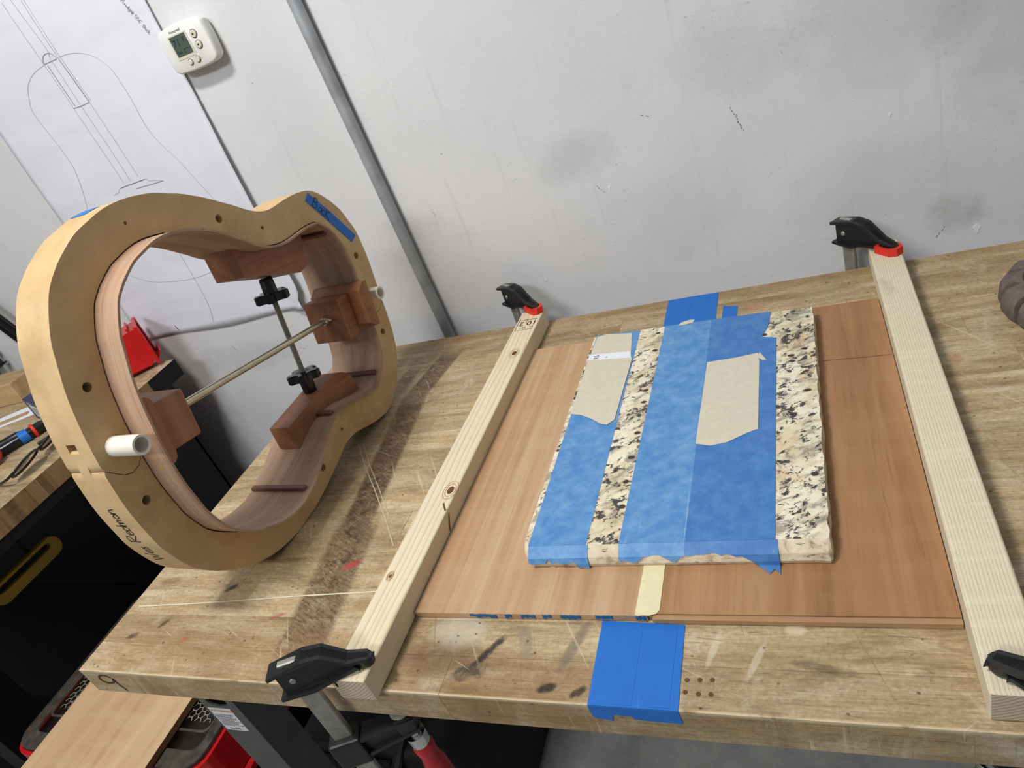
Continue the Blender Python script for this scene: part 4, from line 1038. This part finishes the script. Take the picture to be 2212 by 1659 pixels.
lines = [cm([(-0.3765, 0.7006), (-0.4046, 0.6976), (-0.4243, 0.692), (-0.4418, 0.6842), (-0.4543, 0.6747), (-0.4674, 0.6578), (-0.4765, 0.6424), (-0.4776, 0.6184), (-0.4685, 0.5662), (-0.4656, 0.5206), (-0.4782, 0.4775), (-0.4999, 0.4315), (-0.530, 0.36), (-0.535, 0.31), (-0.515, 0.27), (-0.4783, 0.2436), (-0.4292, 0.229), (-0.3469, 0.2195), (-0.2696, 0.2249), (-0.20, 0.245), (-0.150, 0.28), (-0.140, 0.33)]),
         cm([(-0.3305, 0.7022), (-0.3039, 0.7005), (-0.2792, 0.695), (-0.2581, 0.6861), (-0.2434, 0.675), (-0.2315, 0.6607), (-0.2235, 0.642), (-0.2196, 0.5994), (-0.2224, 0.5574), (-0.2221, 0.528), (-0.2128, 0.4987), (-0.195, 0.4637), (-0.1781, 0.416), (-0.1623, 0.3708), (-0.145, 0.34)]),
         cm([(-0.3565, 0.8142), (-0.3455, 0.7243), (-0.3511, 0.7014), (-0.348, 0.614), (-0.3434, 0.5177), (-0.3427, 0.4522)]),
         cm([(-0.3806, 0.8167), (-0.3748, 0.7001), (-0.3701, 0.6143), (-0.3624, 0.4555)]),
         cm([(-0.3336, 0.807), (-0.3315, 0.7011), (-0.3216, 0.6139), (-0.3163, 0.4569)]),
         [(-0.327, 0.807), (-0.326, 0.7011), (-0.3165, 0.6139)],
         cm([(-0.332, 0.3003), (-0.3325, 0.2833), (-0.3323, 0.2272), (-0.3378, 0.1555), (-0.3549, 0.1060)]),
         cm([(-0.4087, 0.437), (-0.3905, 0.4393), (-0.3776, 0.4461), (-0.3043, 0.4475), (-0.2975, 0.4426), (-0.2746, 0.4385), (-0.2577, 0.4327)], 3)]
ribbons('pencil_outline', lines, 0.0008, pf, 'pencil', plan)
dark = [[(-0.3701, 0.6143), (-0.3469, 0.6128), (-0.3216, 0.6139)], [(-0.3679, 0.6981), (-0.3632, 0.6168)], [(-0.3320, 0.70), (-0.3225, 0.615)],
        cm([(-0.3754, 0.7017), (-0.3673, 0.7117), (-0.3591, 0.7154), (-0.3502, 0.7154), (-0.3409, 0.7115), (-0.336, 0.7011)]), [(-0.3758, 0.7013), (-0.336, 0.7011)], [(-0.3413, 0.4355), (-0.2613, 0.4336)], [(-0.3776, 0.4461), (-0.3043, 0.4475)]]
for nm, LL in (('pencil_neck', dark[:5]), ('pencil_bridge', dark[5:])): ribbons(nm, LL, 0.0009, pf, 'pencil_dark', plan)['kind'] = 'stuff'
td = Vector((0.0198, -0.0533)).normalized(); tu = Vector((-td.y, td.x))
def ptf(x, y):
    q = Vector((-0.1235, 0.738)) + td * x + tu * y
    return pf(q.x, q.y)
ribbons('pencil_note', write('Bridge@ 5/16" thick', 0.0085, 0.40), 0.0007, ptf, 'pencil_dark', plan)
ribbons('pencil_tick', [[(-0.474, 0.118), (-0.470, 0.104)]], 0.0016, pf, 'ink', plan)
box('tape_piece', (-0.45 + 0.33, -0.007, 0.97), (0.05, 0.0006, 0.02), 'masking', plan)

# ------------------------------------------------------------------ thermostat
th_o = thing('thermostat', 'white wall thermostat with dark digital screen and round buttons', 'thermostat', (-0.0155, WALL, 0.632))
def squircle(w_, h_, bul, n=14):
    out = []
    cs = [(-w_, -h_), (w_, -h_), (w_, h_), (-w_, h_)]
    for i in range(4):
        a, b = Vector(cs[i]), Vector(cs[(i + 1) % 4]); nn = Vector(((b - a).y, -(b - a).x)).normalized()
        bu = bul[i]
        for k in range(1, n):
            q = k / n; p = a.lerp(b, q) + nn * bu * (1 - (2 * q - 1) ** 2); out.append((p.x, p.y))
    return out
wallf = lambda x, y, z: (x, -z, y)
bm = bmesh.new(); lay = []
for (dz, k) in ((0.001, 0.90), (0.008, 0.91), (0.0085, 0.97), (0.018, 1.0), (0.026, 0.985), (0.0285, 0.955), (0.0295, 0.92)):
    lay.append([bm.verts.new(wallf(x * k, y * k, dz)) for x, y in squircle(0.051, 0.0355, (0.003, 0.004, 0.005, 0.004))])
for A, B in zip(lay, lay[1:]):
    for k in range(len(A)): bm.faces.new((A[k], A[(k + 1) % len(A)], B[(k + 1) % len(A)], B[k]))
bm.faces.new(lay[0]); bm.faces.new(lay[-1])
bobj('body', bm, 'white_plastic', th_o, True)
fz = 0.0296
sc_ = box('screen_bezel', (-0.0085, -fz - 0.0003, 0.0045), (0.0440, 0.0008, 0.0405), 'ivory_plastic', th_o, None, 0.0003)
scr = box('screen', (-0.0085, -fz - 0.0010, 0.0060), (0.0365, 0.0010, 0.0330), 'lcd', th_o, None, 0.0002)
tff = lambda x, y: (x, -fz - 0.0018, y)
print_text('screen_digits', '71', 0.0165, lambda x, y: tff(x - 0.0235, y + 0.0055), 'lcd_ink', scr)
print_text('screen_digits', '8', 0.0100, lambda x, y: tff(x - 0.0005, y + 0.0110), 'lcd_ink', scr)
print_text('screen_digits', 'Set', 0.0080, lambda x, y: tff(x - 0.0235, y - 0.0065), 'lcd_ink', scr)
ribbons('screen_lines', [[(-0.006, -0.0005), (-0.006, -0.0085)], [(-0.006, -0.001), (0.006, -0.001)]], 0.0008, tff, 'lcd_ink', scr)
print_text('brand_lettering', 'Honeywell', 0.0060, lambda x, y: (x - 0.0215, -fz - 0.0004, y + 0.0275), 'ink', th_o)
for (x, z, r, tri) in ((0.0275, 0.0145, 0.0062, 1), (0.0275, -0.0035, 0.0062, -1), (-0.0075, -0.0235, 0.0048, 0), (0.0105, -0.0235, 0.0048, 0)):
    b = lathe('button', [(0, 0.0028), (r * 0.8, 0.0026), (r, 0.0014), (r, -0.001)], 'ivory_plastic', th_o, Matrix.Translation((x, -fz, z)) @ Matrix.Rotation(PI / 2, 4, 'X'), 20)
    ribbons('button_ring', [[(x + r * 1.12 * math.cos(a), z + r * 1.12 * math.sin(a)) for a in [2 * PI * i / 24 for i in range(25)]]], 0.0009, lambda a, c: (a, -fz - 0.0003, c), 'gap_dark', th_o)
    if tri: prism('arrow', [[(x - 0.0022, z - 0.0014 * tri), (x + 0.0022, z - 0.0014 * tri), (x, z + 0.0022 * tri)]], 0, 0.0004, 'ink', b, lambda a, c, zz: (a, -fz - 0.0029 - zz, c))

# ------------------------------------------------------------------ grey knobbly wheel at the right
wm_ = Matrix.Translation((1.252, 0.570, 0.0188)) @ Matrix.Rotation(0.1, 4, 'Z')
wh = thing('rubber_wheel', 'grey knobbly rubber wheel at the right edge of the bench', 'wheel', mat=wm_)
outl = []; nl = 15; WR = 0.100
for i in range(nl * 12):
    a = -2 * PI * i / (nl * 12); q = (i % 12) / 12
    rr_ = WR * (0.985 + 0.035 * math.sin(PI * (q * 0.8 + 0.1))) if q < 0.76 else WR * 0.80
    outl.append((rr_, a))
bm = bmesh.new(); rings = []
for (z, k, lob) in ((-0.018, 0.80, 0), (-0.017, 0.95, 1), (-0.008, 1.0, 1), (0.008, 0.985, 1), (0.016, 0.94, 1), (0.0205, 0.84, 0.3), (0.0220, 0.76, 0), (0.0190, 0.735, 0), (0.0215, 0.715, 0), (0.0150, 0.68, 0)):
    rings.append([bm.verts.new(((WR + (r_q - WR) * lob) * k * math.cos(a), (WR + (r_q - WR) * lob) * k * math.sin(a), z)) for r_q, a in outl])
for A, B in zip(rings, rings[1:]):
    for k in range(len(A)): bm.faces.new((A[k], A[(k + 1) % len(A)], B[(k + 1) % len(A)], B[k]))
bm.faces.new(rings[0][::-1]); bm.faces.new(rings[-1])
bobj('tyre', bm, 'tyre_rubber', wh, True)
lathe('hub', [(0.066, 0.012), (0.064, 0.0185), (0.045, 0.0200), (0.020, 0.0200), (0.016, 0.026), (0, 0.026)], 'tyre_hub', wh, None, 32)

# ------------------------------------------------------------------ second bench at the left
B2X, B2Z = -0.457, 0.064
b2 = thing('workbench', 'second maple workbench further left with tools on it', 'workbench', (-2.2, 0.0, FLOOR))
build_staves(b2, -2.2, B2X - 0.0002, 0.02, D, B2Z, 16, 11)
hb = B2Z - FLOOR
# dark stained corner block at the back of its end
box('end_block', (B2X + 2.2 + 0.001, 0.715, hb - 0.0215), (0.003, 0.094, 0.042), 'black_steel', b2)
for (x0, y0) in ((1.30, 0.10), (1.655, 0.60), (0.05, 0.08), (0.05, 0.60)): leg(b2, x0, x0 + 0.075, y0, y0 + 0.10, 0.002, hb - TH, 'black_steel', False)
box('added_dark_shelf', (0.80, 0.38, 0.22), (1.04, 0.62, 0.02), 'black_steel', b2)  # added black shelf: hides the lit floor, carries the shoe
box('added_dark_panel', (0.90, 0.70, 0.52), (1.66, 0.012, 0.60), 'black_steel', b2)  # added black sheet that keeps the space under the bench dark
box('side_rail', (1.7375, 0.40, hb - TH - 0.012), (0.006, 0.64, 0.022), 'black_steel', b2)
box('front_rail', (0.87, 0.10, hb - TH - 0.04), (1.6, 0.012, 0.07), 'black_steel', b2)

# red parts bin
bn = thing('parts_bin', 'bright red plastic parts bin on the second bench by the wall', 'bin', (-0.556, 0.722, B2Z))
bn.rotation_euler = (0, 0, math.radians(48))
bm = bmesh.new(); Wb, Hb, Db, tk = 0.078, 0.100, 0.115, 0.003
# lying with the open mouth towards +x: back, two cheeks, floor, ribbed top, thick rim and a front lip
add_box(bm, (-0.045, 0, 0.055), (tk, Wb - 0.010, 0.085))
for sg in (-1, 1):
    add_prism(bm, [[(-0.046, 0.014), (0.052, 0.010), (0.062, 0.020), (0.062, 0.100), (-0.046, 0.092)]], sg * Wb / 2 - tk / 2, sg * Wb / 2 + tk / 2, lambda x, y, z: (x, z, y))
add_box(bm, (0.004, 0, 0.012), (0.100, Wb, tk), Matrix.Rotation(0.03, 3, 'Y'))
add_box(bm, (0.006, 0, 0.0965), (0.108, Wb, tk), Matrix.Rotation(-0.07, 3, 'Y'))
for k in range(4): add_box(bm, (-0.032 + k * 0.026, 0, 0.1005 + k * 0.0018), (0.004, Wb - 0.006, 0.006))
for yy in (-0.02, 0.02): add_box(bm, (0.004, yy, 0.0015 + 0.005), (0.08, 0.004, 0.010))
bobj('body', bm, 'red_plastic', bn)
bm = bmesh.new()
for sg in (-1, 1): add_box(bm, (0.066, sg * (Wb / 2 + 0.004), 0.058), (0.008, 0.018, 0.100), None, 0.0015, 1)
add_box(bm, (0.064, 0, 0.1045), (0.008, Wb + 0.009, 0.008), None, 0.0015, 1)
add_box(bm, (0.064, 0, 0.012), (0.007, Wb + 0.009, 0.008), None, 0.0015, 1)
add_box(bm, (0.074, 0.0, 0.022), (0.024, Wb - 0.004, 0.004), Matrix.Rotation(-0.9, 3, 'Y'), 0.001, 1)
bobj('rim', bm, 'red_plastic', bn)
sr = lathe('screw', [(0, 0.004), (0.004, 0.003), (0.0045, 0), (0.0018, -0.001), (0.0016, -0.014), (0, -0.017)], 'brass', None, Matrix.Translation((-0.578, 0.690, B2Z + 0.0048)) @ Matrix.Rotation(-1.4, 4, 'Y'), 12)
tag(sr, 'tiny brass screw lying in front of the red bin', 'screw')

# navy carton, screwdriver with blue tape, eyeglasses, red case, paper sheets, wooden block with clamp
cb = thing('carton', 'small navy blue carton with white label on the second bench', 'box', (-0.715, 0.583, B2Z), None)
cb.rotation_euler = (0, 0, -0.35)
box('body', (0.03, 0.02, 0.0275), (0.115, 0.062, 0.055), 'box_navy', cb, None, 0.0008)
lbp = box('label_panel', (0.033, -0.0113, 0.0255), (0.070, 0.0006, 0.030), 'label_white', cb)
ribbons('label_text', [[(0.004, 0.036 - k * 0.004), (0.055 - (k % 3) * 0.006, 0.036 - k * 0.004)] for k in range(6)], 0.0012, lambda x, z: (x, -0.0119, z), 'ink', lbp)
print_text('carton_lettering', 'prime', 0.014, lambda x, y: (x - 0.006, -0.0114, y + 0.043), 'label_white', cb)
print_text('carton_lettering', 'TAPE', 0.010, lambda x, y: (x - 0.002, -0.0114, y + 0.0015), 'label_white', cb)
ribbons('swoosh', [cm([(-0.005, 0.018), (0.015, 0.012), (0.045, 0.016)])], 0.004, lambda x, y: (x, y, 0.0554), 'label_white', cb)

def tool(label, p0, p1, r, name='screwdriver'):
    a, b = Vector(p0), Vector(p1); d = b - a
    o = thing(name, label, 'screwdriver', mat=Matrix.Translation(a) @ d.to_track_quat('Z', 'X').to_matrix().to_4x4()); L = d.length
    bm = bmesh.new(); add_lathe(bm, [(0, 0), (r * 0.8, 0.002), (r, 0.012), (r * 0.92, L * 0.30), (r * 1.08, L * 0.5), (r * 0.8, L * 0.56), (r * 0.6, L * 0.60), (0, L * 0.61)], None, 10)
    bobj('handle', bm, 'black_plastic', o, True)
    lathe('shaft', [(0.003, L * 0.55), (0.003, L * 0.97), (0.0015, L), (0, L)], 'steel', o, None, 10)
    return o, L
zt = B2Z + 0.0135
sd, L = tool('black handled screwdriver wrapped with blue tape and a red ring', (-0.680, 0.425, zt), (-0.592, 0.610, zt), 0.0125)
lathe('tape_wrap', [(0.0130, L * 0.27), (0.0150, L * 0.275), (0.0152, L * 0.36), (0.0128, L * 0.365)], 'tape_fresh', sd, None, 9)
lathe('red_ring', [(0.0132, L * 0.405), (0.0165, L * 0.41), (0.0165, L * 0.435), (0.0132, L * 0.44)], 'red_cap', sd, None, 18)
sd2, L2 = tool('plain black screwdriver lying behind the taped one', (-0.745, 0.440, B2Z + 0.0105), (-0.640, 0.552, B2Z + 0.0105), 0.0095)

eg = thing('eyeglasses', 'black framed reading glasses lying on the second bench', 'glasses', (-0.528, 0.408, B2Z + 0.0005))
eg.rotation_euler = (0, 0, math.radians(283)); eg.scale = (1.3, 1.3, 1.3)
def lens_loop(cx, tilt=0.30):
    return [(cx + 0.027 * math.cos(a) * (1 + 0.06 * math.cos(2 * a)), -0.012 * 0 + 0.0, 0.0205 + 0.0185 * math.sin(a)) for a in [2 * PI * i / 28 for i in range(28)]]
tiltm = Matrix.Rotation(-0.95, 3, 'X')
for cx in (-0.033, 0.033):
    lp = [tuple(tiltm @ Vector(p)) for p in lens_loop(cx)]; lp = [(x, y, z + 0.004) for x, y, z in lp]
    fr_ = tube('lens_frame', lp, 0.0019, 'black_plastic', eg, 8, True)
    bm = bmesh.new(); bm.faces.new([bm.verts.new(p) for p in lp]); bobj('lens', bm, 'lens', fr_)
tube('bridge', [tuple(tiltm @ Vector((x, 0, z)) + Vector((0, 0, 0.004))) for x, z in ((-0.007, 0.024), (0, 0.028), (0.007, 0.024))], 0.0018, 'black_plastic', eg, 8)
for sg in (-1, 1):
    s0 = tiltm @ Vector((sg * 0.061, 0, 0.026)) + Vector((0, 0, 0.004))
    tube('temple_arm', [tuple(s0), (sg * 0.066, s0.y - 0.012, 0.014), (sg * 0.060, s0.y - 0.035, 0.007), (sg * 0.050, s0.y - 0.055, 0.003)], [0.0022, 0.002, 0.0022, 0.0028], 'black_plastic', eg, 8)

rc = lathe('red_case', [(0, 0), (0.014, 0.003), (0.024, 0.015), (0.027, 0.045), (0.026, 0.075), (0.018, 0.095), (0, 0.102)], 'red_handle', None, Matrix.Translation((-0.735, 0.388, B2Z + 0.0225)) @ Matrix.Rotation(0.2, 4, 'Z') @ Matrix.Rotation(PI / 2, 4, 'Y') @ Matrix.Diagonal((0.8, 1, 1, 1)), 24)
tag(rc, 'glossy dark red rounded case behind the eyeglasses', 'case')
for (poly, lab) in (([(-0.98, 0.50), (-0.78, 0.60), (-0.72, 0.66), (-0.76, 0.70), (-0.98, 0.57)], 'white paper offcut lying on the second bench'), ):
    tag(prism('paper_sheet', [poly], B2Z + 0.0004, B2Z + 0.0009, 'paper_white'), lab, 'paper')
st_ = prism('wood_slip', [rounded(-0.055, 0.055, -0.008, 0.008, 0.007)], 0, 0.003, 'pale_wood'); st_.location = (-0.86, 0.585, B2Z + 0.001); st_.rotation_euler = (0, 0, 0.5)
tag(st_, 'thin rounded wooden stick on the white paper offcut', 'stick')
blk = box('wood_block', (0, 0, 0.028), (0.34, 0.085, 0.056), 'pale_wood', None, None, 0.0015); blk.location = (-1.085, 0.700, B2Z + 0.0004); blk.rotation_euler = (0, 0, 0.10)
tag(blk, 'squared timber block lying on the second bench near the wall', 'wood block')
cl2 = clamp('black bar clamp gripping the timber block on the second bench', (-1.13, 0.803, 0.0), math.radians(-75), B2Z + 0.058, False, 0.25, low=0.018, L=0.09)
# dark steel rails leaning on the wall
for k, (dx, lab) in enumerate(((0.0, 'dark steel rail leaning on the wall, the upper of two'), (-0.030, 'dark steel rail leaning on the wall, the lower of two'))):
    r_ = thing('steel_rail', lab, 'rail', (-0.87 + dx, 0.80, B2Z))
    rr = Matrix.Rotation(-0.52, 3, 'Y')
    bm = bmesh.new(); add_box(bm, tuple(rr @ Vector((0, 0, 0.27)) + Vector((0, 0, 0.005))), (0.020, 0.008, 0.52), rr, 0.001)
    add_box(bm, tuple(rr @ Vector((0.0, -0.006, 0.27)) + Vector((0, 0, 0.005))), (0.005, 0.006, 0.50), rr)
    bobj('channel', bm, 'black_steel', r_)

# ------------------------------------------------------------------ organizer case between the benches with a plank on it
cs = thing('organizer_case', 'red organizer case with clear honeycomb lid between the benches', 'case', (-0.315, 0.225, -0.4195))
CX, CY = 0.245, 0.195
base = [rounded(-CX, CX, -CY, CY, 0.045)]
bm = bmesh.new(); inner = [rounded(-CX + 0.012, CX - 0.012, -CY + 0.012, CY - 0.012, 0.036)]
add_prism(bm, [base[0], inner[0]], 0.0, 0.078); add_prism(bm, base, -0.003, 0.0)
bobj('tray', bm, 'red_plastic', cs)
for i in range(3):
    for j in range(2):
        bb = bmesh.new(); x0 = -CX + 0.025 + i * 0.150; y0 = -CY + 0.02 + j * 0.180
        L_ = rounded(x0, x0 + 0.140, y0, y0 + 0.165, 0.012); I_ = rounded(x0 + 0.004, x0 + 0.136, y0 + 0.004, y0 + 0.161, 0.010)
        add_prism(bb, [L_, I_], 0.004, 0.062); add_prism(bb, [L_], 0.002, 0.006); bobj('bin_cup', bb, 'red_handle' if i == 0 else 'black_steel', cs)
lid = prism('clear_lid', [rounded(-CX + 0.006, CX - 0.006, -CY + 0.006, CY - 0.006, 0.042)], 0.079, 0.083, 'clear_plastic', cs)
prism('lid_edge', [rounded(-CX + 0.007, CX - 0.007, -CY + 0.007, CY - 0.007, 0.041), rounded(-CX + 0.032, CX - 0.026, -CY + 0.040, CY - 0.030, 0.020)], 0.0831, 0.0865, 'frosted_plastic', lid)
for (x0, x1) in ((-CX + 0.035, -0.090), (-0.075, 0.075), (0.090, CX - 0.030)):
    tube('lid_panel_edge', [(x, y, 0.0845) for x, y in rounded(x0, x1, -CY + 0.075, CY - 0.035, 0.014)], 0.0024, 'frosted_plastic', lid, 8, True)
    # honeycomb ribs moulded in the lid: too many to pick apart, one joined part
    hx = []; s_ = 0.0074; xx = x0 + 0.020; col_ = 0
    while xx < x1 - 0.016:
        yy = -CY + 0.092 + (s_ * math.sqrt(3) / 2 if col_ % 2 else 0)
        while yy < CY - 0.050:
            hx.append([(xx + s_ * math.cos(PI / 3 * k), yy + s_ * math.sin(PI / 3 * k)) for k in range(4)]); yy += s_ * math.sqrt(3)
        xx += s_ * 1.5; col_ += 1
    hr = ribbons('honeycomb_ribs', hx, 0.0008, lambda x, y: (x, y, 0.0842), 'ivory_plastic', lid); hr['kind'] = 'stuff'
for (x, y, sx2, sy2) in ((CX + 0.002, 0.02, 0.016, 0.10), (-0.02, -CY - 0.003, 0.10, 0.018)):
    box('latch', (x, y, 0.062), (sx2, sy2, 0.040), 'red_cap', cs, None, 0.004, 2)
box('handle', (0, -CY - 0.022, 0.040), (0.16, 0.014, 0.018), 'black_plastic', cs, None, 0.005, 2)
# lower case it stands on
c2 = thing('tool_chest', 'dark tool chest standing on the floor under the red organizer', 'chest', (-0.315, 0.235, FLOOR))
box('body', (0, 0, 0.213), (0.50, 0.40, 0.424), 'black_steel', c2, None, 0.006, 2); box('lid_rim', (0, 0, 0.435), (0.51, 0.41, 0.018), 'red_handle', c2, None, 0.003)
pk = thing('cedar_plank', 'flat pinkish brown plank lying across the organizer case', 'plank', (-0.3115, 0.12, -0.3300))
bm = bmesh.new(); add_box(bm, (0, 0, 0.0065), (0.293, 0.62, 0.013), None, 0.0006)
for f in bm.faces: f.material_index = 1 if abs(f.normal.x) > 0.9 else 0
bobj('board', bm, ['plank_wood', 'knot_wood'], pk, False, False)
# black bag under the bench
bg = thing('tool_bag', 'black fabric tool bag on the floor under the bench', 'bag', (0.115, 0.385, FLOOR))
bm = bmesh.new(); add_box(bm, (0, 0, 0.19), (0.330, 0.42, 0.38), None, 0.03, 3); bobj('body', bm, 'black_steel', bg, True)
box('mesh_pocket', (-0.05, -0.216, 0.20), (0.20, 0.012, 0.34), 'bag_fabric', bg, None, 0.005, 2)
box('mesh_top', (-0.075, -0.08, 0.384), (0.16, 0.23, 0.010), 'bag_fabric', bg, None, 0.004, 2)
tube('carry_strap', [(0.05, -0.215, 0.30), (0.06, -0.226, 0.36), (0.07, -0.16, 0.402), (0.07, 0.05, 0.408), (0.06, 0.2, 0.39)], 0.010, 'black_paint', bg, 8)

# yellow tool tray and shoe under the second bench
yt = thing('tool_tray', 'dull yellow rounded tool tray in the dark under the second bench', 'tray', (-0.640, 0.300, -0.136))
ol = rounded(-0.085, 0.085, -0.022, 0.022, 0.020)
f_y = lambda x, y, z: (z, x, y)
bm = bmesh.new(); add_prism(bm, [ol, [(x * 0.80 - 0.004, y * 0.34 + 0.008) for x, y in ol]], 0, 0.012, f_y); bobj('rim', bm, 'yellow_plastic', yt)
bm = bmesh.new(); add_prism(bm, [[(x * 0.97, y * 0.9) for x, y in ol]], -0.004, 0.0005, f_y); bobj('back_plate', bm, 'black_steel', yt)
box('hook', (-0.012, 0.03, 0.030), (0.012, 0.010, 0.045), 'black_steel', yt)
shoe = thing('canvas_shoe', 'dark canvas lace-up shoe with grey rubber sole at lower left', 'shoe', (-1.13, 0.195, -0.6375))
shoe.rotation_euler = (0, 0, math.radians(20))
def foot(k, wk): return [(0.14 * math.cos(a), (0.046 + 0.008 * math.cos(a)) * math.sin(a) * wk) for a in [2 * PI * i / 36 for i in range(36)]]
sol = foot(0, 1.0); bm = bmesh.new(); add_prism(bm, [sol], 0.0, 0.024); bobj('sole', bm, 'shoe_rubber', shoe, True)
bm = bmesh.new(); rings = []
for (z, kx, ky, dx) in ((0.022, 0.97, 0.96, 0), (0.045, 0.95, 0.94, -0.002), (0.065, 0.80, 0.84, -0.022), (0.085, 0.62, 0.72, -0.046), (0.105, 0.48, 0.62, -0.066)):
    rings.append([bm.verts.new((x * kx + dx, y * ky, z)) for x, y in sol])
for A, B in zip(rings, rings[1:]):
    for k in range(len(A)): bm.faces.new((A[k], A[(k + 1) % len(A)], B[(k + 1) % len(A)], B[k]))
bobj('upper', bm, 'shoe_canvas', shoe, True)
for k in range(5):
    x = 0.055 - k * 0.020; z = 0.050 + k * 0.0105
    tube('lace', [(x, -0.030, z + 0.004), (x + 0.003, 0, z + 0.020), (x, 0.030, z + 0.004)], 0.003, 'shoe_rubber', shoe, 8)
    for sg in (-1, 1):
        lathe('eyelet', [(0.0025, 0), (0.0045, 0.0005), (0.0045, 0.0015), (0.0025, 0.002)], 'steel', shoe, Matrix.Translation((x, sg * (0.038 - k * 0.001), z + 0.002)) @ Matrix.Rotation(sg * -1.1, 4, 'X'), 12)
